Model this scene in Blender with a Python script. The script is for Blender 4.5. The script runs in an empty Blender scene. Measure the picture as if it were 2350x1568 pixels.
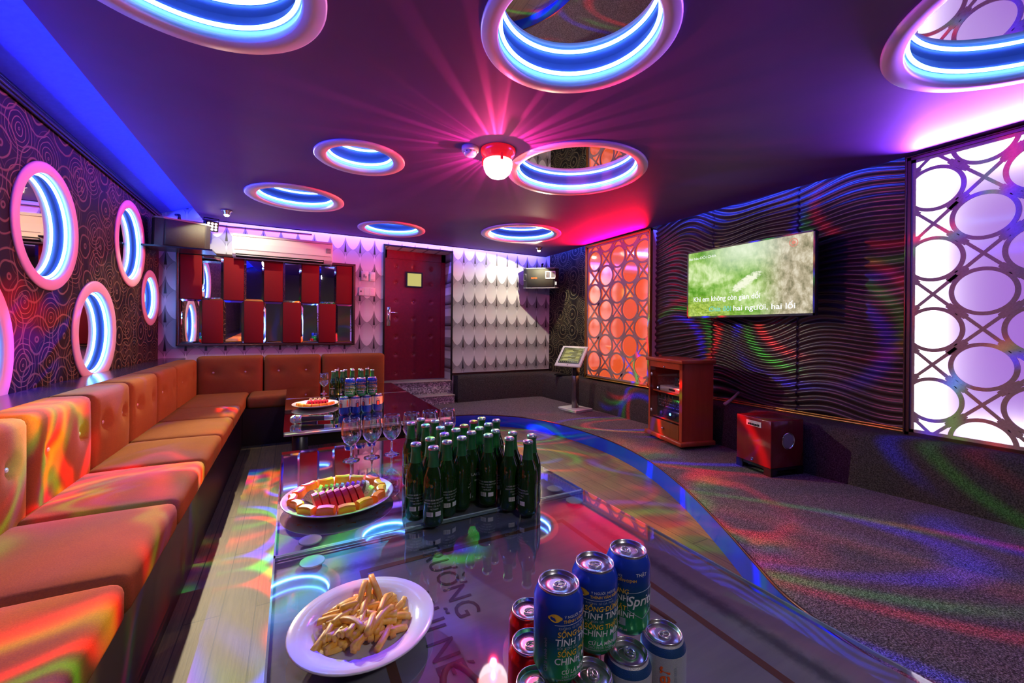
import bpy, bmesh, math, random
import numpy as np
from mathutils import Matrix, Vector
random.seed(7); rng = np.random.default_rng(7)
PI = math.pi
C = bpy.context.scene.collection
sc = bpy.context.scene

# ------------------------------------------------------------------ mesh builder
class MB:
    def __init__(s): s.v = []; s.f = []; s.m = []; s.s = []
    def add(s, vs, fs, mat=0, smooth=False, M=None):
        o = len(s.v)
        if M is not None: vs = [M @ Vector(p) for p in vs]
        s.v += [tuple(p) for p in vs]
        s.f += [tuple(i + o for i in f) for f in fs]
        s.m += [mat] * len(fs); s.s += [smooth] * len(fs)
        return s
    def box(s, x0, x1, y0, y1, z0, z1, mat=0, M=None):
        v = [(x0,y0,z0),(x1,y0,z0),(x1,y1,z0),(x0,y1,z0),(x0,y0,z1),(x1,y0,z1),(x1,y1,z1),(x0,y1,z1)]
        f = [(0,3,2,1),(4,5,6,7),(0,1,5,4),(1,2,6,5),(2,3,7,6),(3,0,4,7)]
        return s.add(v, f, mat, False, M)
    def bm(s, b, mat=0, smooth=False, M=None):
        b.verts.ensure_lookup_table(); b.verts.index_update()
        return s.add([v.co.copy() for v in b.verts], [[v.index for v in f.verts] for f in b.faces], mat, smooth, M)
    def rbox(s, x0, x1, y0, y1, z0, z1, r=.01, seg=2, mat=0, M=None, smooth=True):
        b = bmesh.new(); bmesh.ops.create_cube(b, size=1)
        for v in b.verts:
            v.co = ((x0+x1)/2 + v.co.x*(x1-x0), (y0+y1)/2 + v.co.y*(y1-y0), (z0+z1)/2 + v.co.z*(z1-z0))
        bmesh.ops.bevel(b, geom=list(b.edges), offset=r, segments=seg, profile=.5, affect='EDGES')
        s.bm(b, mat, smooth, M); b.free(); return s
    def lathe(s, prof, n=32, mat=0, M=None, smooth=True, a0=0, a1=2*PI):
        full = abs(a1-a0-2*PI) < 1e-6
        k = n if full else n+1
        v = []; f = []
        for r, z in prof:
            for i in range(k):
                a = a0 + (a1-a0)*i/n
                v.append((r*math.cos(a), r*math.sin(a), z))
        for j in range(len(prof)-1):
            for i in range(n):
                i2 = (i+1) % k
                q = [j*k+i, j*k+i2, (j+1)*k+i2, (j+1)*k+i]
                if prof[j][0] < 1e-9: q = [j*k, (j+1)*k+i2, (j+1)*k+i]
                elif prof[j+1][0] < 1e-9: q = [j*k+i, j*k+i2, (j+1)*k]
                f.append(q)
        return s.add(v, f, mat, smooth, M)
    def tube(s, path, r, n=8, closed=False, mat=0, M=None, cap=True):
        P = [Vector(p) for p in path]; L = len(P); v = []; f = []
        for i, p in enumerate(P):
            a = P[i-1] if (i > 0 or closed) else p
            b = P[(i+1) % L] if (i < L-1 or closed) else p
            t = (b-a).normalized()
            u = t.cross(Vector((0,0,1)))
            if u.length < 1e-3: u = t.cross(Vector((0,1,0)))
            u.normalize(); w = u.cross(t)
            rr = r[i] if isinstance(r, (list, tuple)) else r
            for k in range(n):
                a2 = 2*PI*k/n
                v.append(p + (u*math.cos(a2) + w*math.sin(a2))*rr)
        for i in range(L if closed else L-1):
            j = (i+1) % L
            for k in range(n):
                k2 = (k+1) % n
                f.append((i*n+k, i*n+k2, j*n+k2, j*n+k))
        if cap and not closed:
            f.append(tuple(range(n))[::-1]); f.append(tuple((L-1)*n+k for k in range(n)))
        return s.add(v, f, mat, True, M)
    def torus(s, R, r, n=96, m=8, z=0, mat=0, M=None):
        return s.tube([(R*math.cos(2*PI*i/n), R*math.sin(2*PI*i/n), z) for i in range(n)], r, m, True, mat, M)
    def prism(s, poly, z0, z1, mat=0, M=None):
        n = len(poly)
        v = [(x,y,z0) for x,y in poly] + [(x,y,z1) for x,y in poly]
        f = [tuple(range(n))[::-1], tuple(range(n,2*n))] + [(i,(i+1)%n,n+(i+1)%n,n+i) for i in range(n)]
        return s.add(v, f, mat, False, M)
    def ring(s, r0, r1, z0, z1, n=64, mat=0, M=None, smooth=False):
        return s.lathe([(r0,z0),(r1,z0),(r1,z1),(r0,z1),(r0,z0)], n, mat, M, smooth)
    def obj(s, name, mats, parent=None):
        me = bpy.data.meshes.new(name)
        me.from_pydata(s.v, [], s.f)
        if not isinstance(mats, (list, tuple)): mats = [mats]
        for m in mats: me.materials.append(m)
        me.polygons.foreach_set('material_index', s.m)
        me.polygons.foreach_set('use_smooth', s.s)
        me.update()
        b = bmesh.new(); b.from_mesh(me); bmesh.ops.recalc_face_normals(b, faces=b.faces); b.to_mesh(me); b.free()
        o = bpy.data.objects.new(name, me); C.objects.link(o)
        if parent is not None: o.parent = parent
        return o

def tag(o, label, cat, group=None, kind=None):
    o['label'] = label; o['category'] = cat
    if group: o['group'] = group
    if kind: o['kind'] = kind
    return o
def thing(name, label, cat, loc=(0,0,0), rz=0, group=None):
    o = bpy.data.objects.new(name, None); C.objects.link(o)
    o.location = loc; o.rotation_euler = (0,0,rz); o.empty_display_size = .05
    return tag(o, label, cat, group)
def struct(name, mb, mats, label, cat, parent=None):
    o = mb.obj(name, mats, parent)
    return tag(o, label, cat, None, 'structure')
def copy_tree(root, loc, rz=None, label=None):
    r = root.copy(); C.objects.link(r); r.location = loc
    if rz is not None: r.rotation_euler = (0,0,rz)
    if label: r['label'] = label
    for ch in root.children:
        c = ch.copy(); C.objects.link(c); c.parent = r
        for g in ch.children:
            d = g.copy(); C.objects.link(d); d.parent = c
    return r
def T(x,y,z): return Matrix.Translation((x,y,z))
def Rz(a): return Matrix.Rotation(a, 4, 'Z')
def Rx(a): return Matrix.Rotation(a, 4, 'X')
def Ry(a): return Matrix.Rotation(a, 4, 'Y')
def basis(o, x, y, z):
    m = Matrix.Identity(4)
    for i, c in enumerate((x, y, z)):
        for k in range(3): m[k][i] = c[k]
    for k in range(3): m[k][3] = o[k]
    return m

_tc = {}
def raw_text(t, bold=False):
    cu = bpy.data.curves.new('lettering', 'FONT'); cu.body = t; cu.size = 1; cu.resolution_u = 3
    if bold: cu.offset = .012
    ob = bpy.data.objects.new('lettering', cu)
    me = bpy.data.meshes.new_from_object(ob)
    v = [(p.co.x, p.co.y) for p in me.vertices]; f = [tuple(p.vertices) for p in me.polygons]
    bpy.data.objects.remove(ob); bpy.data.meshes.remove(me); bpy.data.curves.remove(cu)
    if not v: v = [(0,0),(.01,0),(.01,.01)]; f = [(0,1,2)]
    return v, f
def text_mesh(t, bold=False):
    """flat lettering; letters whose strokes cross (D with bar, O with horn) are put together from pieces"""
    if (t, bold) in _tc: return _tc[(t, bold)]
    plain = t.replace('Đ', 'D').replace('đ', 'd').replace('Ờ', 'O').replace('Ơ', 'O')
    v, f = raw_text(plain, bold); v = list(v); f = list(f)
    def edge(k, right=False):
        w = raw_text(plain[:k], bold)[0] if plain[:k].strip() else None
        e = raw_text(plain[:k+1], bold)[0]
        return (max(p[0] for p in e)) if right else ((max(p[0] for p in w) + .06) if w else min(p[0] for p in e))
    def add(q, g):
        o = len(v); v.extend(q); f.extend(tuple(i+o for i in h) for h in g)
    for k, c in enumerate(t):
        if c in 'Đđ':
            if c == 'Đ': x = edge(k); add([(x-.05,.32),(x+.28,.32),(x+.28,.40),(x-.05,.40)], [(0,1,2,3)])
            else: x = edge(k, True); add([(x-.26,.60),(x+.05,.60),(x+.05,.665),(x-.26,.665)], [(0,1,2,3)])
        if c in 'ỜƠ':
            x0, x1 = edge(k), edge(k, True)
            add([(x1-.06,.60),(x1+.02,.60),(x1+.10,.74),(x1+.09,.82),(x1+.02,.82),(x1+.03,.74)], [(0,1,2,3,4,5)])
            if c == 'Ờ': xm = (x0+x1)/2; add([(xm-.12,.93),(xm-.02,.93),(xm+.10,.79),(xm+.03,.79)], [(3,2,1,0)])
    xs = [p[0] for p in v]
    r = (v, f, min(xs), max(xs)); _tc[(t, bold)] = r
    return r
def put_text(mb, t, size, M, x=0, y=0, align='L', mat=0, width=None, bold=False, slant=0):
    v, f, a, b = text_mesh(t, bold)
    sx = size if width is None else width/(b-a)
    off = {'L': -a, 'C': -(a+b)/2, 'R': -b}[align]
    mb.add([(x + (p[0]+off)*sx + slant*p[1]*size, y + p[1]*size, 0) for p in v], f, mat, False, M)
def wrap_text(mb, t, size, r, az, z, align='L', mat=0, width=None, bold=False, vertical=False, slant=0):
    """lettering laid round a cylinder of radius r; az = angle of the anchor"""
    v, f, a, b = text_mesh(t, bold)
    sx = size if width is None else width/(b-a)
    off = {'L': -a, 'C': -(a+b)/2, 'R': -b}[align]
    out = []
    for p in v:
        x = (p[0]+off)*sx + slant*p[1]*size; y = p[1]*size
        if vertical: x, y = -y, x
        an = az + x/r
        out.append((r*math.cos(an), r*math.sin(an), z+y))
    mb.add(out, f, mat)
def wrap_patch(mb, r, az, z0, z1, w, mat=0, n=6):
    v = []; f = []
    for i in range(n+1):
        an = az + (i/n-.5)*w/r
        v += [(r*math.cos(an), r*math.sin(an), z0), (r*math.cos(an), r*math.sin(an), z1)]
    for i in range(n): f.append((2*i, 2*i+2, 2*i+3, 2*i+1))
    mb.add(v, f, mat)

# ------------------------------------------------------------------ materials
class NT:
    def __init__(s, tree): s.t = tree; s.n = tree.nodes; s.l = tree.links
    def new(s, ty, **k):
        n = s.n.new(ty)
        for a, b in k.items(): setattr(n, a, b)
        return n
    def put(s, sock, val):
        if hasattr(val, 'is_linked') or hasattr(val, 'links'): s.l.new(val, sock)
        else:
            try: sock.default_value = val
            except Exception: sock.default_value = (val, val, val)
    def m(s, op, a, b=None, c=None, clamp=False):
        n = s.new('ShaderNodeMath', operation=op, use_clamp=clamp)
        s.put(n.inputs[0], a)
        if b is not None: s.put(n.inputs[1], b)
        if c is not None: s.put(n.inputs[2], c)
        return n.outputs[0]
    def vm(s, op, a, b=None):
        n = s.new('ShaderNodeVectorMath', operation=op)
        s.put(n.inputs[0], a)
        if b is not None: s.put(n.inputs[3 if op == 'SCALE' else 1], b)
        return n.outputs[1] if op in ('LENGTH', 'DISTANCE', 'DOT_PRODUCT') else n.outputs[0]
    def sep(s, v):
        n = s.new('ShaderNodeSeparateXYZ'); s.l.new(v, n.inputs[0]); return n.outputs
    def comb(s, x, y, z):
        n = s.new('ShaderNodeCombineXYZ'); s.put(n.inputs[0], x); s.put(n.inputs[1], y); s.put(n.inputs[2], z); return n.outputs[0]
    def mix(s, f, a, b):
        n = s.new('ShaderNodeMix', data_type='RGBA')
        s.put(n.inputs['Factor'], f)
        for k, v in ((6, a), (7, b)):
            if isinstance(v, tuple) and len(v) == 3: v = v + (1,)
            s.put(n.inputs[k], v)
        return n.outputs[2]
    def ramp(s, f, stops, interp='LINEAR'):
        n = s.new('ShaderNodeValToRGB'); cr = n.color_ramp; cr.interpolation = interp
        while len(cr.elements) < len(stops): cr.elements.new(.5)
        for e, (p, c) in zip(cr.elements, stops):
            e.position = p; e.color = tuple(c) + ((1,) if len(c) == 3 else ())
        s.put(n.inputs[0], f); return n.outputs[0]
    def noise(s, v, scale, detail=2, rough=.5, dist=0, col=False):
        n = s.new('ShaderNodeTexNoise'); s.put(n.inputs['Vector'], v)
        n.inputs['Scale'].default_value = scale; n.inputs['Detail'].default_value = detail
        n.inputs['Roughness'].default_value = rough; n.inputs['Distortion'].default_value = dist
        return n.outputs[1 if col else 0]
    def smooth(s, x, a, b, ta=0., tb=1.):
        n = s.new('ShaderNodeMapRange', interpolation_type='SMOOTHSTEP', clamp=True)
        s.put(n.inputs[0], x)
        for i, val in enumerate((a, b, ta, tb)): n.inputs[i+1].default_value = val
        return n.outputs[0]

def mat(name, col=(.8,.8,.8), rough=.5, metal=0, spec=.5, coat=0, emit=None, es=0, trans=0, ior=1.45, sheen=0, fn=None):
    m = bpy.data.materials.new(name); m.use_nodes = True
    t = NT(m.node_tree); b = t.n['Principled BSDF']
    b.inputs['Base Color'].default_value = tuple(col) + (1,)
    b.inputs['Roughness'].default_value = rough; b.inputs['Metallic'].default_value = metal
    b.inputs['Specular IOR Level'].default_value = spec; b.inputs['Coat Weight'].default_value = coat
    b.inputs['Coat Roughness'].default_value = .05
    b.inputs['IOR'].default_value = ior; b.inputs['Transmission Weight'].default_value = trans
    b.inputs['Sheen Weight'].default_value = sheen
    if emit:
        b.inputs['Emission Color'].default_value = tuple(emit) + (1,); b.inputs['Emission Strength'].default_value = es
    if fn: fn(t, b)
    return m
def ocoord(t): return t.new('ShaderNodeTexCoord').outputs['Object']
def bump(t, b, h, strength=.3, dist=.01):
    n = t.new('ShaderNodeBump'); n.inputs['Strength'].default_value = strength; n.inputs['Distance'].default_value = dist
    t.put(n.inputs['Height'], h); t.l.new(n.outputs[0], b.inputs['Normal'])
def speckle(col2, scale, amount=(.4,.6), bs=.3, dist=.004):
    def fn(t, b):
        co = ocoord(t); n = t.noise(co, scale, 3, .6)
        c1 = tuple(b.inputs['Base Color'].default_value)[:3]
        t.l.new(t.mix(t.smooth(n, *amount), c1, col2), b.inputs['Base Color'])
        if bs: bump(t, b, n, bs, dist)
    return fn
def emission(name, col, s):
    m = bpy.data.materials.new(name); m.use_nodes = True; t = m.node_tree
    t.nodes.clear(); e = t.nodes.new('ShaderNodeEmission'); o = t.nodes.new('ShaderNodeOutputMaterial')
    e.inputs[0].default_value = tuple(col) + (1,); e.inputs[1].default_value = s
    t.links.new(e.outputs[0], o.inputs[0]); return m
def thin_glass(name, tint, fac=1.0, rough=.02):
    """thin clear pane: clear straight through with Fresnel reflections"""
    m = bpy.data.materials.new(name); m.use_nodes = True; t = NT(m.node_tree); t.n.clear()
    tr = t.new('ShaderNodeBsdfTransparent'); tr.inputs[0].default_value = tuple(tint) + (1,)
    gl = t.new('ShaderNodeBsdfGlossy'); gl.inputs['Roughness'].default_value = rough
    lw = t.new('ShaderNodeLayerWeight'); lw.inputs[0].default_value = .5
    mx = t.new('ShaderNodeMixShader'); o = t.new('ShaderNodeOutputMaterial')
    t.put(mx.inputs[0], t.m('MULTIPLY', t.m('ADD', t.m('POWER', lw.outputs['Facing'], 4.0), .045), fac, clamp=True))
    t.l.new(tr.outputs[0], mx.inputs[1]); t.l.new(gl.outputs[0], mx.inputs[2]); t.l.new(mx.outputs[0], o.inputs[0])
    return m

def fabric_fn(t, b):
    co = ocoord(t); n = t.noise(co, 260, 2, .7); n2 = t.noise(co, 12, 3, .6)
    c = t.mix(n2, (.26,.102,.022), (.35,.145,.034)); c = t.mix(t.smooth(n, .35, .7), t.mix(.5, c, (.2,.08,.03)), c)
    t.l.new(c, b.inputs['Base Color']); bump(t, b, n, .25, .002)
M_sofa = mat('sofa_fabric', rough=.95, spec=.1, sheen=0, fn=fabric_fn)
M_plinth = mat('dark_maroon_vinyl', (.035,.012,.016), .45)
def wood_fn(t, b):
    co = ocoord(t); mp = t.new('ShaderNodeMapping'); mp.inputs['Rotation'].default_value = (0,0,PI/2); t.l.new(co, mp.inputs[0])
    br = t.new('ShaderNodeTexBrick'); t.l.new(mp.outputs[0], br.inputs[0])
    br.inputs['Scale'].default_value = 1; br.inputs['Brick Width'].default_value = .95; br.inputs['Row Height'].default_value = .115
    br.inputs['Mortar Size'].default_value = .0022; br.inputs['Bias'].default_value = 0
    br.inputs['Color1'].default_value = (.23,.155,.075,1); br.inputs['Color2'].default_value = (.165,.11,.055,1); br.inputs['Mortar'].default_value = (.03,.02,.012,1)
    s = t.vm('MULTIPLY', co, (60,3,1)); n = t.noise(s, 1.6, 4, .65, .6)
    c = t.mix(t.smooth(n, .3, .75), t.mix(.55, br.outputs[0], (.05,.034,.022)), br.outputs[0])
    t.l.new(c, b.inputs['Base Color']); bump(t, b, t.m('SUBTRACT', n, t.m('MULTIPLY', br.outputs[1], 1.5)), .15, .003)
    b.inputs['Roughness'].default_value = .5
M_floor = mat('wood_planks', rough=.5, fn=wood_fn)
def carpet_fn(t, b):
    co = ocoord(t); n = t.noise(co, 190, 2, .8); n2 = t.noise(co, 420, 1, .5)
    c = t.ramp(n, [(.34,(.035,.03,.034)),(.5,(.12,.10,.115)),(.66,(.40,.34,.38))])
    t.l.new(c, b.inputs['Base Color']); bump(t, b, t.m('ADD', n, n2), .6, .006)
M_carpet = mat('speckled_carpet', rough=.95, spec=.1, fn=carpet_fn)
M_ledge = mat('charcoal_carpet', (.025,.022,.022), .95, spec=.1, fn=speckle((.085,.075,.075), 160, (.35,.7), .5, .004))
M_riser = mat('blue_gloss_riser', (.0,.06,.95), .12, .1, coat=.6)
M_ceil = mat('ceiling_paint', (.17,.08,.33), .62, spec=.3, fn=speckle((.155,.073,.31), 3, (.3,.7), .08, .002))
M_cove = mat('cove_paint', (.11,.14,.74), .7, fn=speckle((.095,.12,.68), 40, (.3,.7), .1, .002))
M_ring = mat('porthole_white', (.80,.74,.80), .35)
M_drum = mat('porthole_drum', (.26,.33,.95), .45)
M_tube = emission('led_tube_light', (.12,.34,1.0), 30)
M_mirror = mat('mirror_glass', (.9,.92,.93), .015, 1)
M_goldmirror = mat('bronze_mirror', (.85,.72,.52), .02, 1)
def glow_dome():
    m = emission('dome_glow', (1,.78,.80), 9); t = m.node_tree; e = t.nodes['Emission']; o = t.nodes['Material Output']
    a = t.nodes.new('ShaderNodeBsdfTransparent'); x = t.nodes.new('ShaderNodeMixShader'); x.inputs[0].default_value = .5
    t.links.new(e.outputs[0], x.inputs[1]); t.links.new(a.outputs[0], x.inputs[2]); t.links.new(x.outputs[0], o.inputs[0]); return m
M_black = mat('black_gloss', (.012,.012,.014), .25)
M_blackm = mat('black_matt', (.02,.02,.022), .6)
M_grey = mat('grey_plastic', (.25,.25,.26), .4)
M_white = mat('white_plastic', (.80,.80,.78), .35)
M_chrome = mat('chrome', (.75,.75,.77), .15, 1)
M_silver = mat('brushed_silver', (.6,.6,.6), .3, .9)
M_gold = mat('gilt_moulding', (.55,.33,.08), .3, .85)
M_bronze = mat('dark_bronze_moulding', (.10,.045,.04), .3, .6)
def leaf_fn(t, b):
    co = ocoord(t); x, y, z = t.sep(co)
    u = t.m('SUBTRACT', t.m('FRACT', t.m('DIVIDE', t.m('ADD', x, 10.0-2.1145+.169*13), .169)), .5); au = t.m('ABSOLUTE', u)
    v = t.m('FRACT', t.m('DIVIDE', t.m('ADD', z, .292*3-.591), .292)); v2 = t.m('FRACT', t.m('ADD', v, .12))
    lo = t.m('MULTIPLY', t.m('POWER', t.m('SINE', t.m('MULTIPLY', t.m('MINIMUM', t.m('DIVIDE', v, .56), 1.0), PI/2)), .55), .5)
    hi = t.m('MULTIPLY', t.m('POWER', t.m('COSINE', t.m('MULTIPLY', t.m('MAXIMUM', t.m('DIVIDE', t.m('SUBTRACT', v, .56), .445), 0.0), PI/2)), .6), .5)
    lo = t.m('MINIMUM', lo, hi)
    d = t.m('SUBTRACT', au, lo)                                   # >0 outside the leaf
    ins = t.smooth(d, .012, -.012)
    hat = t.m('ABSOLUTE', t.m('SINE', t.m('MULTIPLY', t.m('ADD', t.m('MULTIPLY', au, 1.2), v), 75.0)))
    leafc = t.ramp(v, [(0,(.74,.72,.74)),(.3,(.78,.76,.78)),(.65,(.60,.58,.60)),(1,(.40,.38,.40))])
    hf = t.m('MULTIPLY', t.smooth(hat, .7, .15), t.smooth(v, .45, 1.0, 0, .55))
    leafc = t.mix(hf, leafc, (.09,.08,.09))
    # between leaves: pale spike low, black spike above it, pale hatched web at the sides
    k = t.m('SUBTRACT', .5, au)
    spikew = t.m('MULTIPLY', t.m('SUBTRACT', .5, v2), .15)
    dark = t.m('MULTIPLY', t.smooth(t.m('SUBTRACT', k, spikew), .02, -.02), t.smooth(v2, .52, .46))
    webc = t.mix(t.smooth(hat, .8, .3), (.40,.38,.40), (.17,.16,.17))
    dia = t.m('SUBTRACT', .055, t.m('MULTIPLY', t.m('ABSOLUTE', t.m('SUBTRACT', v2, .76)), .28))
    pale = t.smooth(t.m('SUBTRACT', k, dia), .012, -.012)
    pass
    edge = t.m('MULTIPLY', t.smooth(t.m('ABSOLUTE', d), .022, .006), .55)
    c = t.mix(ins, webc, leafc); c = t.mix(edge, c, (.10,.09,.10)); c = t.mix(pale, c, (.72,.70,.72)); c = t.mix(dark, c, (.02,.018,.02))
    t.l.new(c, b.inputs['Base Color'])
M_leaf = mat('leaf_wallpaper', rough=.42, spec=.4, fn=leaf_fn)
def swirl_fn(t, b):
    co = ocoord(t); x, y, z = t.sep(co); hv = t.comb(t.m('ADD', x, y), z, 0.)
    def layer(scale, off, rings):
        vo = t.new('ShaderNodeTexVoronoi', voronoi_dimensions='2D'); vo.inputs['Scale'].default_value = scale; vo.inputs['Randomness'].default_value = .35
        wob = t.vm('SCALE', t.noise(hv, 9, 1, col=True), .03)
        t.put(vo.inputs['Vector'], t.vm('ADD', t.vm('ADD', hv, wob), off))
        d = vo.outputs['Distance']
        w = t.m('SINE', t.m('MULTIPLY', d, 2*PI*rings))
        return t.m('MULTIPLY', t.smooth(w, .72, .96), t.smooth(d, .50, .44))
    a = t.m('MAXIMUM', layer(3.5, (0,0,0), 11), t.m('MULTIPLY', layer(3.5, (.14,.12,0), 5), .8))
    n = t.noise(hv, 2.5, 2)
    lc = t.mix(n, (.42,.37,.19), (.17,.14,.075))
    t.l.new(t.mix(t.m('MULTIPLY', a, .6), (.007,.005,.005), lc), b.inputs['Base Color']); bump(t, b, a, .2, .003)
M_swirl = mat('swirl_wallpaper', rough=.6, spec=.25, fn=swirl_fn)
M_plainwall = mat('plain_wall', (.05,.04,.05), .7)
M_door = mat('oxblood_leather', (.20,.006,.022), .33, spec=.5, fn=speckle((.16,.004,.018), 30, (.3,.7), .1, .002))
M_redfab = mat('red_velvet', (.22,.004,.007), .9, fn=speckle((.17,.003,.005), 220, (.3,.7), .2, .002))
def wave_fn(t, b):
    co = ocoord(t); n = t.noise(co, 30, 3); t.l.new(t.mix(n, (.030,.018,.024), (.05,.03,.034)), b.inputs['Base Color'])
M_wave = mat('wave_panel_lacquer', rough=.30, spec=.6, fn=wave_fn)
def terr_fn(t, b):
    co = ocoord(t); vo = t.new('ShaderNodeTexVoronoi'); vo.inputs['Scale'].default_value = 75; t.l.new(co, vo.inputs['Vector'])
    w = t.new('ShaderNodeTexWhiteNoise'); t.l.new(vo.outputs['Position'], w.inputs[0])
    t.l.new(t.ramp(w.outputs[0], [(0,(.10,.09,.11)),(.5,(.28,.25,.28)),(.8,(.5,.47,.5)),(1,(.75,.72,.75))]), b.inputs['Base Color'])
M_terr = mat('terrazzo', rough=.4, fn=terr_fn)
M_tread = mat('pale_stone_tread', (.42,.36,.36), .4, fn=speckle((.34,.29,.30), 50))
def ply_fn(c1, c2):
    def fn(t, b):
        co = ocoord(t); s = t.vm('MULTIPLY', co, (25,25,2)); n = t.noise(s, 1.5, 4, .6, .8)
        t.l.new(t.mix(n, c1, c2), b.inputs['Base Color'])
    return fn
M_cab = mat('cherry_veneer', rough=.3, spec=.5, coat=.2, fn=ply_fn((.34,.045,.014),(.50,.085,.025)))
M_sub = mat('wine_lacquer', (.10,.008,.012), .16, coat=.6, fn=ply_fn((.16,.007,.012),(.21,.012,.018)))
M_lattice = mat('lattice_board', (.34,.23,.23), .4, fn=speckle((.38,.26,.26), 90))
def sheet(name, e, s):
    m = bpy.data.materials.new(name); m.use_nodes = True; t = NT(m.node_tree); t.n.clear()
    a = t.new('ShaderNodeBsdfTranslucent'); a.inputs[0].default_value = (.85,.85,.85,1)
    g = t.new('ShaderNodeEmission'); g.inputs[0].default_value = tuple(e) + (1,); g.inputs[1].default_value = s
    q = t.new('ShaderNodeBsdfGlossy'); q.inputs['Roughness'].default_value = .08
    fr = t.new('ShaderNodeFresnel'); fr.inputs[0].default_value = 1.45
    mx = t.new('ShaderNodeMixShader'); t.l.new(fr.outputs[0], mx.inputs[0]); t.l.new(a.outputs[0], mx.inputs[1]); t.l.new(q.outputs[0], mx.inputs[2])
    ad = t.new('ShaderNodeAddShader'); o = t.new('ShaderNodeOutputMaterial')
    t.l.new(mx.outputs[0], ad.inputs[0]); t.l.new(g.outputs[0], ad.inputs[1]); t.l.new(ad.outputs[0], o.inputs[0])
    return m

# ------------------------------------------------------------------ room numbers (metres, camera over the origin)
XL, XR, YB, YF = -1.178, 3.50, 5.31, -1.7
ZC = 2.205; ZT = .525; ZS = .125; XP = 3.37
CEIL = [(-.312,1.574,.413,.335),(.936,1.242,.364,.299),(2.302,.234,.573,.50),(.387,2.824,.278,.203),
        (.028,3.962,.377,.29),(.976,4.66,.36,.285),(1.734,2.312,.477,.409),(2.317,4.12,.46,.375)]
WALL = [(3.175,1.634,.343,.284),(4.478,1.776,.352,.289),(5.02,1.366,.26,.195),(3.805,1.054,.349,.275),(2.413,.973,.443,.36)]
DR = .085

def plate_with_holes(rect, holes, seg=96):
    """2D sheet with round holes -> verts, faces"""
    b = bmesh.new(); E = []
    def loop(ps):
        vs = [b.verts.new((p[0], p[1], 0)) for p in ps]
        for i in range(len(vs)): E.append(b.edges.new((vs[i], vs[(i+1) % len(vs)])))
    loop(rect)
    for cx, cy, r in holes: loop([(cx+r*math.cos(2*PI*i/seg), cy+r*math.sin(2*PI*i/seg)) for i in range(seg)])
    bmesh.ops.triangle_fill(b, use_beauty=True, use_dissolve=False, edges=E)
    b.verts.index_update()
    v = [(q.co.x, q.co.y) for q in b.verts]; f = [[q.index for q in g.verts] for g in b.faces]; b.free()
    return v, f

# ---- floor, stage, walls, ceiling
b = MB(); b.box(XL-.1, XR+.1, YF, YB+.4, -.05, 0)
struct('floor', b, M_floor, 'dark wooden plank floor between the sofa and the low stage', 'floor')
edge = [(.99,4.44),(1.30,4.43),(1.562,4.389),(1.75,4.36),(1.898,4.306),(2.10,4.16),(2.278,3.968),(2.41,3.70),(2.472,3.415),(2.505,3.0),(2.47,2.599),
        (2.36,2.18),(2.161,1.742),(1.94,1.36),(1.72,1.023),(1.621,.862),(1.567,.697),(1.535,.552),(1.515,.45),(1.50,.2),(1.50,-.4),(1.50,YF)]
def smooth_path(P, k=6):
    P = [Vector((*p,0)) for p in P]; out = []
    for i in range(len(P)-1):
        p0 = P[max(i-1,0)]; p1 = P[i]; p2 = P[i+1]; p3 = P[min(i+2,len(P)-1)]
        for j in range(k):
            t = j/k
            q = .5*((2*p1)+(p2-p0)*t+(2*p0-5*p1+4*p2-p3)*t*t+(3*p1-p0-3*p2+p3)*t**3)
            out.append((q.x,q.y))
    out.append((P[-1].x,P[-1].y)); return out
ed = smooth_path(edge)
b = MB()
n = len(ed)
vs = [(x,y,ZS) for x,y in ed] + [(XR,YF,ZS),(XR,YB,ZS),(.99,YB,ZS)]
b.add(vs, [tuple(range(len(vs)))])
st = struct('floor', b, M_carpet, 'speckled carpet stage with a curved edge along the tables', 'stage')
b = MB()
b.add([(x,y,0) for x,y in ed]+[(x,y,ZS-.004) for x,y in ed], [(i,i+1,n+i+1,n+i) for i in range(n-1)], 0, True)
struct('trim_1', b, M_riser, 'glossy blue riser band round the curved stage edge', 'riser')
b = MB(); b.tube([(x,y,ZS-.001) for x,y in ed], .006, 6)
struct('trim_2', b, M_bronze, 'thin dark edging on the lip of the stage', 'edging')

v, f = plate_with_holes([(YF,-.05),(YB,-.05),(YB,2.40),(YF,2.40)], [(c[0],c[1],c[3]+.004) for c in WALL])
b = MB(); b.add([(XL,p[0],p[1]) for p in v], f)
struct('wall_left', b, M_swirl, 'dark wall papered with bronze swirls behind the long sofa', 'wall')
DX0, DX1, DZ0, DZ1 = 1.03, 1.907, .41, 2.14
b = MB()
for x0,x1,z0,z1 in ((XL-.1,DX0,-.05,2.4),(DX1,XR+.1,-.05,2.4),(DX0,DX1,DZ1,2.4),(DX0,DX1,-.05,DZ0)):
    b.add([(x0,YB,z0),(x1,YB,z0),(x1,YB,z1),(x0,YB,z1)], [(0,1,2,3)])
for x in (DX0,DX1): b.add([(x,YB,DZ0),(x,YB+.25,DZ0),(x,YB+.25,DZ1),(x,YB,DZ1)], [(0,1,2,3)])
b.add([(DX0,YB,DZ1),(DX1,YB,DZ1),(DX1,YB+.25,DZ1),(DX0,YB+.25,DZ1)], [(0,1,2,3)])
struct('wall_back', b, M_leaf, 'end wall papered with pale interlaced leaves around the door', 'wall')
b = MB(); b.box(XR, XR+.1, YF, YB+.4, -.05, 2.4)
struct('wall_right', b, M_swirl, 'dark swirl papered wall behind the lit panels', 'wall')
b = MB(); b.box(XL-.1, XR+.1, YF-.1, YF, -.05, 2.4)
struct('wall_front', b, M_plainwall, 'plain dark wall behind the viewer', 'wall')
SX0, SX1, SY1 = -.815, 3.385, 5.225
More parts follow.
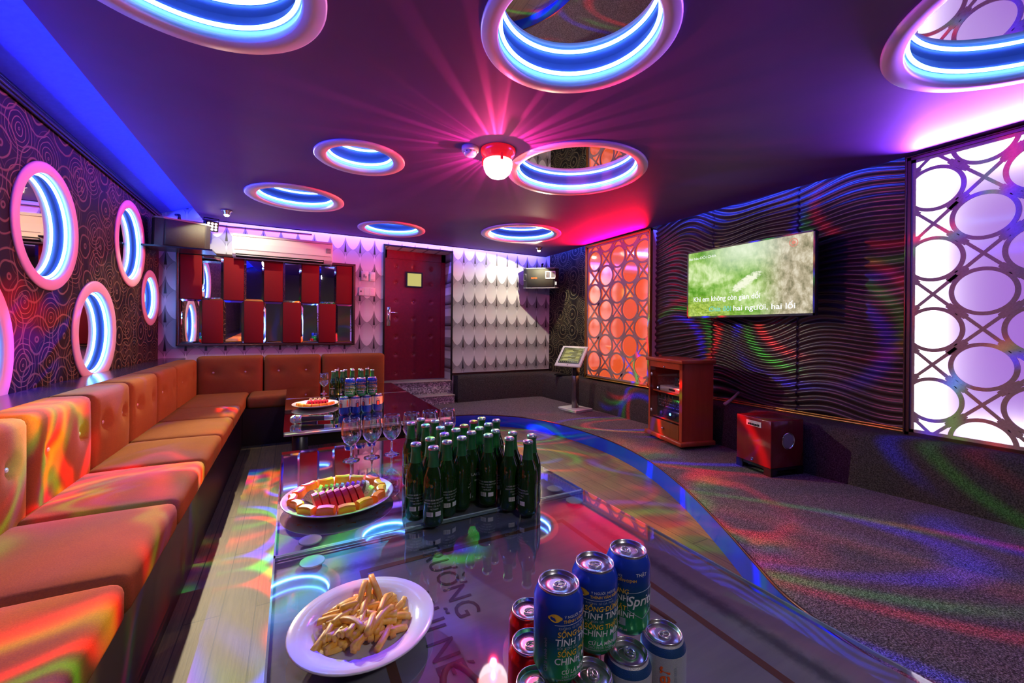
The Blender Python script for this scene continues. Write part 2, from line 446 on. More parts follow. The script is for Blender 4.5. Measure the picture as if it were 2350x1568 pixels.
v, f = plate_with_holes([(SX0,YF),(SX1,YF),(SX1,SY1),(SX0,SY1)], [(c[0],c[1],c[3]+.004) for c in CEIL])
b = MB(); b.add([(p[0],p[1],ZC) for p in v], f)
rim = [(SX0,YF),(SX1,YF),(SX1,SY1),(SX0,SY1)]
b.add([(x,y,ZC) for x,y in rim]+[(x,y,ZC+.02) for x,y in rim], [(i,(i+1)%4,4+(i+1)%4,4+i) for i in range(4)])
struct('ceiling', b, M_ceil, 'dropped purple-grey ceiling pierced by round lights', 'ceiling')
b = MB(); b.add([(SX0-.02,YF,2.36),(XR+.1,YF,2.36),(XR+.1,YB+.1,2.36),(SX0-.02,YB+.1,2.36)], [(0,1,2,3)])
b.add([(XL,YF,2.232),(SX0-.02,YF,2.36),(SX0-.02,YB,2.36),(XL,YB,2.232)], [(0,1,2,3)])
struct('ceiling', b, M_cove, 'pale cove above the dropped ceiling washed by blue light', 'ceiling')
# black mouldings along the wall tops
b = MB()
for dz, r in ((0,.016),(.022,.010),(-.022,.009)): b.tube([(XL+.012,YF,2.205+dz),(XL+.012,YB,2.205+dz)], r, 8)
struct('trim_3', b, M_black, 'black beaded moulding along the top of the swirl papered wall', 'moulding')
b = MB(); b.box(SX0,SX1+.0,SY1-.004,SY1+.008,ZC-.006,ZC+.022); struct('trim_4', b, M_black, 'black edge strip of the dropped ceiling over the leaf wallpaper', 'edging')
# sofa ledge
b = MB(); b.box(-1.15, -.955, YF, YB-.01, .755, .78); b.box(-1.15,-.965,YF,YB-.01,.40,.755)
struct('trim_5', b, mat('dark_laminate', (.030,.028,.045), .16, spec=.6), 'dark glossy shelf running along the wall above the long sofa', 'shelf')
# carpeted kerb on two sides
front = [(3.26,YF),(3.237,.60),(3.17,1.2),(3.15,1.7),(3.25,2.25),(3.28,3.0),(3.27,4.0),(3.24,4.9),(3.1,5.13),(1.95,5.135)]
fs = smooth_path(front, 3)
b = MB(); N = len(fs)
def off(p, d):   # towards the walls
    return (min(p[0]+d*(1 if p[1] < 5.0 else .4), XR), min(p[1]+(d if p[0] < 3.15 and p[1] > 5 else (d*.7 if p[1]>4.8 else 0)), YB))
L0 = [(x,y,ZS) for x,y in fs]; L1 = [(*off(p,.02),.43) for p in fs]; L2 = [(*off(p,.045),.462) for p in fs]; L3 = [(*off(p,.085),.472) for p in fs]
V = L0+L1+L2+L3; F = []
for k in range(3):
    for i in range(N-1): F.append((k*N+i,k*N+i+1,(k+1)*N+i+1,(k+1)*N+i))
b.add(V, F, 0, True)
b.add([(p[0],p[1],.472) for p in L3]+[(DX1+.02,YB,.472),(XR,YB,.472),(XR,YF,.472)], [tuple(range(N+3))])
b.add([L0[-1],L1[-1],L2[-1],L3[-1],(1.95,YB,.472),(1.95,YB,ZS)], [(0,1,2,3,4,5)])
struct('trim_6', b, M_ledge, 'charcoal carpeted kerb running below the lit panels', 'kerb')
# steps
b = MB(); b.box(.99,1.89,5.10,YB,ZS,.228); b.box(1.02,1.90,5.275,YB+.3,.228,.398)
s1 = struct('floor', b, M_terr, 'two terrazzo steps leading up to the red door', 'steps')
b = MB(); b.rbox(.985,1.895,5.085,5.275,.228,.243,.004,1); b.rbox(1.015,1.905,5.255,YB+.27,.398,.413,.004,1)
t_ = b.obj('tread', M_tread, s1)

# ------------------------------------------------------------------ porthole lights
def porthole(name, Ro, Ri, label, cat, group, Mx, mir, DR=DR):
    """local z points out of the ceiling or wall into the room"""
    t = thing(name, label, cat, (0,0,0), 0, group); t.matrix_world = Mx
    b = MB(); b.lathe([(Ri,-.01),(Ri,.010),(Ri+.006,.014),(Ro-.008,.014),(Ro,.008),(Ro,.0005),(Ri,.0005)], 96)
    b.obj('frame', M_ring, t)
    b = MB(); b.lathe([(Ri+.003,0),(Ri+.003,-DR),(Ri+.01,-DR),(Ri+.01,0)], 96); b.obj('drum', M_drum, t)
    b = MB(); b.lathe([(0,-DR+.001),(Ri+.003,-DR+.001)], 96, smooth=False); b.obj('mirror', mir, t)
    b = MB(); b.torus(Ri-.008, .0075, 96, 8, -DR*.42); b.obj('led_tube', M_tube, t)
    b = MB(); b.ring(Ri-.004, Ri+.003, -DR*.42-.004, -DR*.42+.004, 64); b.obj('mounting_strip', M_white, t)
    return t
CL = ['large round ceiling light beside the blue cove, cut by the picture top','large round ceiling light above the front table, cut by the picture top',
      'largest round ceiling light, cut by the upper corner over the violet panel','smallest round ceiling light, beside the smoke detector',
      'round ceiling light over the sofa corner, near the disco lamp','round ceiling light in front of the red door',
      'wide round ceiling light touching the red dome lamp','round ceiling light in front of the leaf wallpaper, near the corner speaker']
for (cx,cy,ro,ri), lb in zip(CEIL, CL):
    porthole('ceiling_light', ro, ri, lb, 'ceiling light', 'round recessed lights in the ceiling', T(cx,cy,ZC) @ Rx(PI), M_mirror)
WLb = ['round wall light high over the sofa, first of the upper ones','round wall light high over the sofa, second of the upper ones near the corner','smallest round wall light, against the room corner',
       'round wall light low over the shelf, behind the middle of the sofa','round wall light low over the shelf, cut by the picture edge']
for (cy,cz,ro,ri), lb in zip(WALL, WLb):
    porthole('wall_light', ro, ri, lb, 'wall light', 'round recessed lights in the swirl papered wall', basis((XL,cy,cz),(0,1,0),(0,0,1),(1,0,0)), M_goldmirror, .055)

# ------------------------------------------------------------------ sofas
def cushion(x0,x1,y0,y1,z0,z1,crown=.012,axis='z',n=10,r=.03,buttons=()):
    """soft box: rounded, slightly domed on one side ('z' up, 'x' +x, 'y' -y), with button dimples"""
    b = bmesh.new(); bmesh.ops.create_cube(b, size=1)
    dx,dy,dz = x1-x0,y1-y0,z1-z0
    for v in b.verts: v.co = (v.co.x*dx, v.co.y*dy, v.co.z*dz)
    bmesh.ops.bevel(b, geom=list(b.edges), offset=r, segments=3, profile=.5, affect='EDGES')
    bmesh.ops.subdivide_edges(b, edges=[e for e in b.edges if e.calc_length() > .1], cuts=n, use_grid_fill=True)
    for v in b.verts:
        a, c, d = v.co.x/dx*2, v.co.y/dy*2, v.co.z/dz*2
        if axis == 'z' and d > .5: v.co.z += crown*(1-a*a)*(1-c*c)
        if axis == 'x' and a > .3: v.co.x += crown*(1-c*c)*(1-d*d)
        if axis == 'y' and c < -.3: v.co.y -= crown*(1-a*a)*(1-d*d)
        for (p, q) in buttons:
            if axis == 'x' and a > .5:
                k = math.hypot(v.co.y-p, v.co.z-q); v.co.x -= .022*math.exp(-(k/.035)**2)
            if axis == 'y' and c < -.5:
                k = math.hypot(v.co.x-p, v.co.z-q); v.co.y += .022*math.exp(-(k/.035)**2)
    m = MB(); m.bm(b, 0, True, T((x0+x1)/2,(y0+y1)/2,(z0+z1)/2)); b.free(); return m
M_button = mat('pearl_button', (.75,.68,.62), .2, .3)
sofa = thing('sofa', 'long orange-brown banquette sofa along the swirl papered wall', 'sofa', (-.75,2.4,0), 0)
inv = T(.75,-2.4,0)
def padd(mb, name, m, parent, M): 
    mb.v = [tuple(M @ Vector(p)) for p in mb.v]; return mb.obj(name, m, parent)
b = MB(); b.box(-.94,-.392,.25,4.84,0,.345); padd(b, 'plinth', M_plinth, sofa, inv)
ys = [.32,.855,1.39,1.925,2.465,3.005,3.55,4.06,4.84]
for a, c in zip(ys[:-1], ys[1:]):
    padd(cushion(-.80,-.362,a+.003,c-.003,.345,.458,.014,'z'), 'seat_cushion', M_sofa, sofa, inv)
yb_ = [.50,1.01,1.52,2.03,2.535,3.025,3.555,4.075,4.845]
for a, c in zip(yb_[:-1], yb_[1:]):
    w = c-a; g = .012 if c < 4.8 else .002
    bt = [(w*.25-w/2,.045),(w*.75-w/2,.045)]
    o = padd(cushion(-.952,-.785,a+.004,c-g,.40,.79,.016,'x',12,.03,bt), 'back_cushion', M_sofa, sofa, inv)
    for p, q in bt:
        m = MB(); m.lathe([(0,.006),(.006,.005),(.0095,.002),(.010,-.003)], 12, M=T(-.785+.016*(1-(2*p/w)**2)*.95-.018,(a+c-g)/2+p,.595+q) @ Ry(PI/2))
        padd(m, 'button', M_button, o, inv)
sofb = thing('sofa', 'short orange-brown sofa along the leaf papered end wall', 'sofa', (.3,4.9,0), 0)
inv = T(-.3,-4.9,0)
b = MB(); b.box(-.39,.953,4.50,5.28,0,.345); b.box(-.94,.953,5.0,5.28,.345,.74); padd(b, 'plinth', M_plinth, sofb, inv)
for a, c in ((-.358,.30),(.30,.953)):
    padd(cushion(a+.003,c-.003,4.47,4.86,.345,.458,.012,'z'), 'seat_cushion', M_sofa, sofb, inv)
for a, c in ((-.80,-.245),(-.245,.288),(.288,.953)):
    w = c-a; bt = [(-w*.25,.05),(w*.22,.05)]
    o = padd(cushion(a+.004,c-.004,4.85,5.02,.40,.812,.014,'y',12,.03,bt), 'back_cushion', M_sofa, sofb, inv)
    for p, q in bt:
        m = MB(); m.lathe([(0,.006),(.006,.005),(.0095,.002),(.010,-.003)], 12, M=T((a+c)/2+p,4.85+.006,.606+q) @ Rx(PI/2))
        padd(m, 'button', M_button, o, inv)

# ------------------------------------------------------------------ glass tables
def print_fn(t, b):
    co = ocoord(t); x, y, z = t.sep(co)
    n = t.noise(t.vm('MULTIPLY', co, (1,9,1)), 3, 4, .65)
    n2 = t.noise(co, 60, 3, .7)
    c = t.mix(n, (.22,.20,.25), (.40,.37,.43))
    e = t.m('MINIMUM', t.m('SUBTRACT', .45, t.m('ABSOLUTE', x)), t.m('SUBTRACT', .47, t.m('ABSOLUTE', y)))
    dark = t.m('MULTIPLY', t.smooth(t.m('ADD', t.m('ABSOLUTE', t.m('SUBTRACT', e, .085)), t.m('MULTIPLY', n2, .03)), .045, .015), .75)
    c = t.mix(dark, c, (.03,.04,.055))
    t.l.new(c, b.inputs['Base Color'])
M_print = mat('table_artwork', rough=.5, fn=print_fn)
M_brown = mat('brown_inlay', (.20,.075,.03), .5)
M_ink = mat('dark_lettering', (.03,.028,.045), .5)
M_pad = mat('frosted_pad', (.62,.74,.76), .3)
def slab_glass():
    m = thin_glass('table_glass', (.90,.95,.93), 3.2, .03); return m
M_tglass = slab_glass()
M_gedge = mat('glass_edge', (.50,.66,.66), .25)
def glass_table(y0, y1, label, lines):
    cx, cy, W, D = .45, (y0+y1)/2, .97, y1-y0-.003
    t = thing('glass_table', label, 'table', (cx,cy,0), 0, 'glass topped tables in a row')
    b = MB(); hx, hy = W/2, D/2
    b.add([(-hx,-hy,ZT),(hx,-hy,ZT),(hx,hy,ZT),(-hx,hy,ZT)], [(0,1,2,3)]); b.obj('glass_top', M_tglass, t)
    b = MB()
    for x0,x1,yy0,yy1 in ((-hx,hx,-hy,-hy+.004),(-hx,hx,hy-.004,hy),(-hx,-hx+.004,-hy,hy),(hx-.004,hx,-hy,hy)): b.box(x0,x1,yy0,yy1,ZT-.007,ZT-.0005)
    b.obj('glass_edge', M_gedge, t)
    b = MB(); b.box(-hx+.002,hx-.002,-hy+.001,hy-.001,ZT-.024,ZT-.0145); b.obj('print_panel', M_print, t)
    if lines:
        b = MB(); zz = ZT-.0139; k = .017
        X0,X1,Y0,Y1 = -.30,.30,-.36,.36
        for x0,x1,yy0,yy1 in ((X0,X1,Y0,Y0+k),(X0,X1,Y1-k,Y1),(X0,X0+k,Y0+k,Y1-k),(X1-k,X1,Y0+k,Y1-k)):
            b.add([(x0,yy0,zz),(x1,yy0,zz),(x1,yy1,zz),(x0,yy1,zz)], [(0,1,2,3)])
        for sx in (-1,1):
            b.tube([(sx*(.20+.035*math.cos(a)), .22*math.sin(a)*.5-.12, zz) for a in [i*.25 for i in range(14)]], .006, 4)
        b.obj('inlay', M_brown, t)
        b = MB()
        for txt, x, y, size in lines:
            Bt = basis((x-cx,y-cy,zz+.0004),(0,-1,0),(1,0,0),(0,0,1))
            put_text(b, txt, size, Bt, 0, 0, 'L')
        b.obj('lettering', M_ink, t)
    b = MB()
    b.box(-hx+.05,hx-.05,-hy+.05,-hy+.09,ZT-.10,ZT-.024); b.box(-hx+.05,hx-.05,hy-.09,hy-.05,ZT-.10,ZT-.024)
    b.box(-hx+.05,-hx+.09,-hy+.05,hy-.05,ZT-.10,ZT-.024); b.box(hx-.09,hx-.05,-hy+.05,hy-.05,ZT-.10,ZT-.024)
    b.obj('frame', M_black, t)
    for sx in (-1,1):
        for sy in (-1,1):
            b = MB(); b.rbox(sx*(hx-.085)-.04,sx*(hx-.085)+.04,sy*(hy-.085)-.04,sy*(hy-.085)+.04,0,ZT-.024,.004,1); b.obj('leg', M_black, t)
            b = MB(); b.lathe([(0,ZT-.0015),(.028,ZT-.0015),(.029,ZT-.003),(.029,ZT-.0045),(0,ZT-.0045)], 28, M=T(sx*(hx-.085),sy*(hy-.055),0), smooth=False); b.obj('pad', M_pad, t)
    return t
glass_table(.20,1.183,'glass topped table with the cans and fries, first of the row',[('TRƯỜNG',.305,1.10,.075),('MŨI NÉ',.225,.90,.075)])
glass_table(1.187,2.168,'glass topped table with the beer bottles and wine glasses, second of the row',[('TRƯỜNG THÀNH',.31,1.96,.058),('MŨI NÉ',.245,1.83,.058)])
glass_table(2.565,3.755,'glass topped table with the microphone, third of the row',[('MŨI NÉ',.30,3.5,.06)])
glass_table(3.765,4.445,'glass topped table nearest the end sofa, last of the row',None)

# ------------------------------------------------------------------ things on the tables
# bottles
def beer_glass():
    m = mat('green_bottle_glass', (.02,.09,.012), .04, trans=.55, ior=1.5, coat=.3); return m
M_bot = beer_glass()
M_foil = mat('green_foil', (.025,.17,.045), .38, .35)
M_cap = mat('silver_cap', (.62,.64,.66), .28, .85)
M_capr = mat('red_cap', (.70,.10,.12), .3, .4)
M_lab = mat('silver_print', (.50,.52,.47), .45, .2)
M_bar = mat('barcode_white', (.80,.82,.78), .5)
M_labd = mat('label_shade', (.02,.05,.025), .4)
BP = [(0,.003),(.021,.001),(.027,.003),(.030,.010),(.0305,.03),(.0305,.115),(.0300,.128),(.0275,.143),(.0225,.157),(.0175,.170),(.0150,.183),(.0135,.200),(.0130,.214),(.0148,.216),(.0148,.221),(.0125,.223),(.0125,.226),(0,.226)]
def bottle(name, label, loc, rz, group, capm=None):
    t = thing(name, label, 'bottle', loc, rz, group)
    b = MB(); b.lathe(BP, 28); b.obj('glass_body', M_bot, t)
    b = MB(); b.lathe([(.0176,.1715),(.0156,.183),(.0141,.200),(.0136,.2135),(.0152,.2155),(.0152,.2195)], 24); b.obj('foil', M_foil, t)
    b = MB(); v = []
    prof = [(.0163,.2205),(.0160,.226),(.0135,.2295),(0,.2305)]
    b.lathe(prof, 42)
    for i, p in enumerate(b.v):
        if i < 42 and i % 2: b.v[i] = (p[0]*.93, p[1]*.93, p[2])
    b.obj('cap', capm or M_cap, t)
    b = MB(); r = .0308; a = -PI/2
    for k in range(4): wrap_text(b, ['LAGER BEER PREMIUM','BREWED AND BOTTLED','330ml  5% ALC.','VIETNAM'][k], .0062, r, a, .079-.0085*k, 'C', 0)
    wrap_patch(b, r, a-.42, .034, .047, .020, 1); wrap_patch(b, r, a+.42, .034, .047, .018, 1)
    for k in range(9): wrap_patch(b, r+.0002, a-.42+(k-4)*.062, .0355, .0465, .0006+.0006*(k%3==0), 2, 1)
    wrap_text(b, '★', .010, r, a+PI, .105, 'C', 3); wrap_text(b, 'LAGER', .013, r, a+PI, .088, 'C', 0, bold=True); wrap_text(b, 'BEER', .008, r, a+PI, .070, 'C', 0)
    b.obj('label', [M_lab, M_bar, M_labd, mat('red_star', (.6,.02,.02), .4)], t)
    return t
BX = [[.336,1.235],[.392,1.274],[.372,1.175],[.428,1.216],[.451,1.308],[.486,1.240],[.541,1.291],[.577,1.233],[.621,1.168],[.664,1.224],[.656,1.109],[.704,1.165],
      [.467,1.398],[.431,1.458],[.393,1.514],[.443,1.563],[.483,1.510],[.516,1.447],[.506,1.347],[.554,1.392],[.611,1.439],[.661,1.476],[.643,1.374],[.697,1.418],[.589,1.334],[.624,1.275]]
camdir = lambda x, y: math.atan2(-y, -x)
proto = None
place = ['front corner of the bottle cluster, nearest the fruit plate','front edge of the bottle cluster, behind its first corner bottle','frontmost of the bottle cluster with its barcode label showing','front edge of the bottle cluster, third from the fruit plate']
order = sorted(range(26), key=lambda i: BX[i][1])
rows = {}
for i, (x, y) in enumerate(BX):
    az = camdir(x, y) + {0:.15,2:.1,3:.5,7:-.1,8:.75,10:-1.0,11:2.2,9:2.4}.get(i, rng.uniform(-2.5,2.5))
    rz = az + PI/2
    lab = {2:'green beer bottle standing foremost in the cluster, barcode label facing out',0:'green beer bottle at the cluster corner towards the fruit plate',3:'green beer bottle just behind the foremost one, barcode turned aside',
           7:'green beer bottle with a white label patch in the middle of the cluster front',8:'green beer bottle second from the stage end of the cluster front',10:'green beer bottle at the stage end of the cluster front, red glint inside',
           11:'green beer bottle half hidden behind the red glinting bottle at the cluster end',15:'green beer bottle second from the back corner of the cluster by the glasses',14:'green beer bottle at the back corner of the cluster beside the wine glasses',
           21:'green beer bottle with silver cap at the far back of the cluster',20:'green beer bottle with a red cap at the back of the cluster',19:'green beer bottle with a red cap inside the cluster',23:'green beer bottle at the back corner of the cluster towards the stage'}.get(i, 'green capped beer bottle packed in the middle of the big cluster')
    if proto is None:
        proto = bottle('beer_bottle', lab, (x,y,ZT), rz, 'beer bottles clustered on the second table')
    else:
        o = copy_tree(proto, (x,y,ZT), rz, lab)
        if i in (19,20):
            for ch in list(o.children):
                if ch.name.startswith('cap'):
                    ch.data = ch.data.copy(); ch.data.materials[0] = M_capr
FB = [(.300,3.586),(.368,3.60),(.334,3.70),(.400,3.69),(.455,3.66),(.46,3.74),(.520,3.70),(.58,3.72),(.52,3.62),(.602,3.60)]
for i, (x, y) in enumerate(FB):
    o = copy_tree(proto, (x,y,ZT), rng.uniform(0,6), 'green beer bottle in the far group behind the stacked blue cans' if i > 1 else ('green beer bottle standing clear beside the far wine glass' if i == 0 else 'green beer bottle second from the far wine glass'))
    o['group'] = 'beer bottles on the far table'
# wine glasses
M_glass = thin_glass('clear_glass', (.95,.95,.97), 3.6, .02)
M_glasst = mat('clear_stem_glass', (1,1,1), .01, trans=1, ior=1.45)
GP = [(.004,.064),(.016,.070),(.030,.084),(.0405,.105),(.0425,.122),(.040,.145),(.0365,.170),(.034,.182),(.0335,.182),(.0360,.168),(.0395,.145),(.042,.122),(.040,.106),(.0295,.0855),(.0155,.072),(0,.068)]
def goblet(label, loc, group):
    t = thing('wine_glass', label, 'glass', loc, 0, group)
    b = MB(); b.lathe(GP, 40); b.obj('bowl', M_glass, t)
    b = MB(); b.lathe([(0,.064),(.0052,.064),(.0042,.055),(.0038,.035),(.0048,.018),(.012,.008),(.030,.0035),(.0345,.0025),(.0345,.0012),(0,.0008)], 40); b.obj('stem', M_glasst, t)
    return t
g0 = goblet('empty wine glass standing first in the row, furthest from the bottles', (.233,1.900,ZT), 'wine glasses in a row behind the bottles')
GL = [(.320,1.905,'empty wine glass standing second in the row'),(.408,1.912,'empty wine glass standing third in the row, next to the bottle cluster'),(.50,1.918,'empty wine glass fourth in the row, half behind the bottles'),
      (.590,1.925,'empty wine glass fifth in the row, only its rim above the bottles'),(.68,1.932,'empty wine glass at the stage end of the row, behind the bottles')]
for x, y, l in GL: copy_tree(g0, (x,y,ZT), None, l)
copy_tree(g0, (.255,3.93,ZT), None, 'empty wine glass standing alone on the last table beside green bottles')

# cans
def grad_fn(stops):
    def fn(t, b):
        co = ocoord(t); z = t.sep(co)[2]; t.l.new(t.ramp(t.m('DIVIDE', z, .12), stops), b.inputs['Base Color'])
    return fn
M_sprite = mat('blue_green_can_print', rough=.22, metal=.25, spec=.6, fn=grad_fn([(0,(.015,.42,.08)),(.3,(.008,.26,.07)),(.5,(.008,.08,.12)),(.75,(.015,.05,.34)),(1,(.02,.07,.60))]))
M_canlid = mat('can_lid', (.72,.72,.74), .22, .95)
M_red = mat('red_can_print', (.55,.008,.012), .2, .5)
def tig_fn(t, b):
    co = ocoord(t); z = t.sep(co)[2]; n = t.noise(co, 900, 1)
    c = t.ramp(t.m('DIVIDE', z, .12), [(0,(.50,.52,.53)),(.84,(.62,.63,.63)),(.845,(.02,.08,.22)),(.93,(.02,.08,.25)),(.935,(.6,.6,.6))], 'CONSTANT')
    t.l.new(c, b.inputs['Base Color']); bump(t, b, n, .5, .001)
M_tiger = mat('silver_can_print', rough=.35, metal=.35, fn=tig_fn)
def pep_fn(t, b):
    co = ocoord(t); z = t.sep(co)[2]
    t.l.new(t.ramp(t.m('DIVIDE', z, .12), [(0,(.02,.06,.38)),(.42,(.02,.05,.32)),(.43,(.66,.68,.72)),(.86,(.72,.74,.78)),(.87,(.05,.08,.3))], 'CONSTANT'), b.inputs['Base Color'])
M_pep = mat('white_blue_can_print', rough=.25, metal=.4, fn=pep_fn)
M_yel = mat('yellow_print', (.85,.50,.03), .4)
M_wht = mat('white_print', (.72,.74,.72), .4)
M_gry = mat('grey_print', (.30,.36,.40), .4)
M_org = mat('orange_print', (.85,.13,.02), .4)
M_figr = mat('dark_figure_print', (.05,.05,.10), .4)
M_figo = mat('red_figure_print', (.75,.10,.06), .4)
CP = [(0,.004),(.0225,.004),(.0245,.0),(.0265,.003),(.0315,.011),(.033,.016),(.033,.100),(.0325,.103),(.0290,.112),(.0272,.115)]
CR = .0333
def can_base(name, label, loc, rz, group, body):
    t = thing(name, label, 'can', loc, rz, group)
    b = MB(); b.lathe(CP, 40); b.obj('body', body, t)
    b = MB(); b.lathe([(.0270,.1148),(.0278,.1165),(.0275,.1185),(.0265,.1190),(.0255,.1180),(.0248,.1135),(.0235,.1128),(.0228,.1140),(.012,.1140),(0,.1140)], 40); b.obj('lid', M_canlid, t)
    b = MB()
    o = [(.0085*math.cos(2*PI*i/20)*.75+.0035, .0085*math.sin(2*PI*i/20), .1158) for i in range(20)]
    b.tube(o, .0013, 6, True); b.tube([(.0055*math.cos(2*PI*i/14)*.7+.0075, .0052*math.sin(2*PI*i/14), .1158) for i in range(14)], .0008, 5, True)
    b.lathe([(0,.0022),(.0022,.0018),(.0024,0)], 10, M=T(-.001,0,.114))
    b.tube([(-.0035+.011*math.cos(a), .0105*math.sin(a), .1142) for a in [PI*.45+i*.16 for i in range(14)]], .0005, 4)
    b.obj('tab', M_silver, t)
    return t
def sprite_text(t):
    b = MB(); A = -.52
    # lemon
    v = [(CR*math.cos(A-.10+.0075*math.cos(q)*(1.25 if abs(math.cos(q))>.93 else 1)/CR), CR*math.sin(A-.10+.0075*math.cos(q)*(1.25 if abs(math.cos(q))>.93 else 1)/CR), .0905+.0052*math.sin(q)) for q in [2*PI*i/24 for i in range(24)]]
    b.add(v, [tuple(range(24))], 0)
    wrap_text(b, 'Ý NGƯỜI  NGƯỜI', .0048, CR, A+.26, .0905, 'L', 1)
    wrap_text(b, 'THÌNH VĂN KIẾN ĐỊNH', .0056, CR, A+.22, .0845, 'L', 0, bold=True)
    z = .0815
    for az, w in ((A+.55,.044),): wrap_patch(b, CR, az, z, z+.0006, w, 1, 10)
    wrap_text(b, 'KHÔNG  GÌ  ĐÁ  PHẢI', .0042, CR, A+.05, .0765, 'L', 2)
    wrap_text(b, 'SỐNG ĐÚNG', .0096, CR, A, .0670, 'L', 0, bold=True, slant=.1)
    wrap_text(b, 'TÍNH TÌNH', .0120, CR, A-.10, .0560, 'L', 1, bold=True, slant=.1)
    wrap_text(b, 'RỒI  CÒN  LẠI', .0042, CR, A+.0, .0515, 'L', 2)
    wrap_text(b, 'SỐNG THẬT', .0096, CR, A, .0425, 'L', 0, bold=True, slant=.1)
    wrap_text(b, 'CHÍNH MÌNH', .0116, CR, A-.12, .0325, 'L', 1, bold=True, slant=.1)
    wrap_text(b, 'CỨ LÀ MÌNH', .0070, CR, A+.16, .0205, 'L', 1, bold=True, slant=.1)
    wrap_text(b, 'SAO PHẢI NGHĨ', .0050, CR, A+.16, .0155, 'L', 2, slant=.1)
    wrap_text(b, 'www.facebook.com/sprite', .0036, CR, A+.0, .0095+.003, 'L', 2)
    wrap_text(b, 'Cứ là chính mình', .0062, CR, A-.42, .020, 'L', 2, vertical=True)
    b.obj('can_lettering', [M_yel, M_wht, M_gry], t)
    b = MB(); B = A+2.35
    wrap_text(b, 'Sprite', .0205, CR, B, .050, 'C', 0, bold=True, slant=.25)
    wrap_text(b, 'THẬT', .0070, CR, B-.05, .0925, 'C', 0, bold=True)
    for p, q in (((-.75,.068),(.75,.072)),((.75,.072),(.55,.040)),((.55,.040),(0,.030)),((0,.030),(-.68,.044)),((-.68,.044),(-.75,.068))):
        P = []; 
        for i in range(9):
            s_ = i/8; an = B+p[0]+(q[0]-p[0])*s_; z = p[1]+(q[1]-p[1])*s_
            P.append((CR*math.cos(an), CR*math.sin(an), z))
        b.tube(P, .0005, 4, mat=1)
    wrap_patch(b, CR, B-.9, .020, .031, .009, 1); wrap_text(b, '330 ml', .0050, CR, B-.9, .0125, 'C', 0)
    b.obj('logo', [M_wht, M_gry], t)
c0 = can_base('soda_can', 'blue and green soda can with a lemon, upper row, nearest the fries', (.319,.455,ZT+.1195), 0, 'blue and green soda cans stacked on silver cans', M_sprite)
sprite_text(c0)
def face(x, y): return camdir(x, y)
c0.rotation_euler[2] = face(.319,.455)+.50
copy_tree(c0, (.393,.470,ZT+.1195), face(.393,.470)+.12, 'blue and green soda can in the middle of the upper row')
copy_tree(c0, (.463,.475,ZT+.1195), face(.463,.475)-1.15, 'blue and green soda can at the stage end of the upper row, logo showing')
lo = can_base('beer_can', 'silver beer can under the upper cans at the stage end, orange lettering', (.502,.440,ZT), face(.502,.44)+.6, 'silver beer cans in the lower row', M_tiger)
b = MB(); wrap_text(b, 'Tiger', .030, CR+.0002, -.30, .026, 'L', 0, vertical=True, bold=True)
wrap_text(b, 'Tiger', .030, CR+.0002, -.30+PI, .026, 'L', 0, vertical=True, bold=True)
wrap_text(b, 'LAGER BEER', .006, CR+.0002, .02, .058, 'L', 1, vertical=True)
b.obj('can_lettering', [M_org, M_gry], lo)
copy_tree(lo, (.427,.437,ZT), face(.427,.437)+2.2, 'silver beer can in the lower row, second from the stage')
copy_tree(lo, (.356,.432,ZT), face(.356,.432)+2.0, 'silver beer can in the lower row beside the red cans, dark blue rim')
rc = can_base('cola_can', 'red cola can hidden furthest behind the soda cans, green glint on its lid', (.347,.579,ZT), face(.344,.573)+.3, 'red cola cans in the lower row', M_red)
b = MB(); b.tube([((CR)*math.cos(-.9+.5*math.sin(z*90)), CR*math.sin(-.9+.5*math.sin(z*90)), z) for z in [.014+i*.004 for i in range(22)]], .0012, 5)
wrap_text(b, 'Cola', .026, CR+.0002, -.2, .025, 'L', 0, vertical=True, slant=.3)
b.obj('can_lettering', [M_wht], rc)
copy_tree(rc, (.313,.516,ZT), face(.313,.516)+.35, 'red cola can with a white swirl, middle of the three beside the soda cans')
copy_tree(rc, (.285,.452,ZT), face(.288,.455)+.35, 'red cola can under the first soda can, nearest the picture bottom')
copy_tree(rc, (.392,.503,ZT), face(.392,.503)+1.3, 'red cola can glimpsed between the stacked soda cans')
pc = can_base('energy_drink_can', 'white and blue drink can in the far lower row, nearest the fruit plate', (.313,2.928,ZT), face(.313,2.93)+.5, 'white and blue drink cans on the far table', M_pep)
b = MB()
for az in (-1.2,1.9):
    wrap_patch(b, CR, az, .050, .078, .024, 0); wrap_patch(b, CR+.0002, az, .050, .074, .011, 1)
    b.add([(CR*math.cos(az+.0085*math.cos(q)/CR), CR*math.sin(az+.0085*math.cos(q)/CR), .086+.009*math.sin(q)) for q in [2*PI*i/16 for i in range(16)]], [tuple(range(16))], 0)
    wrap_patch(b, CR, az+1.3, .058, .098, .009, 2)
b.obj('can_picture', [M_figr, M_figo, M_org], pc)
for i, (x, y) in enumerate([(.384,2.934),(.458,2.950),(.533,2.966)]):
    copy_tree(pc, (x,y,ZT), face(x,y)+[1.6,.5,1.3][i], 'white and blue drink can in the far lower row, '+['second from the fruit plate','third from the fruit plate','at the stage end'][i])
for i, (x, y) in enumerate([(.349,2.936),(.421,2.944),(.495,2.960)]):
    o = copy_tree(c0, (x,y,ZT+.1195), face(x,y)-.4, 'small blue and green soda can on top of the far stack, '+['nearest the fruit plate','in the middle','at the stage end'][i])
    o['group'] = 'soda cans on the far stack'

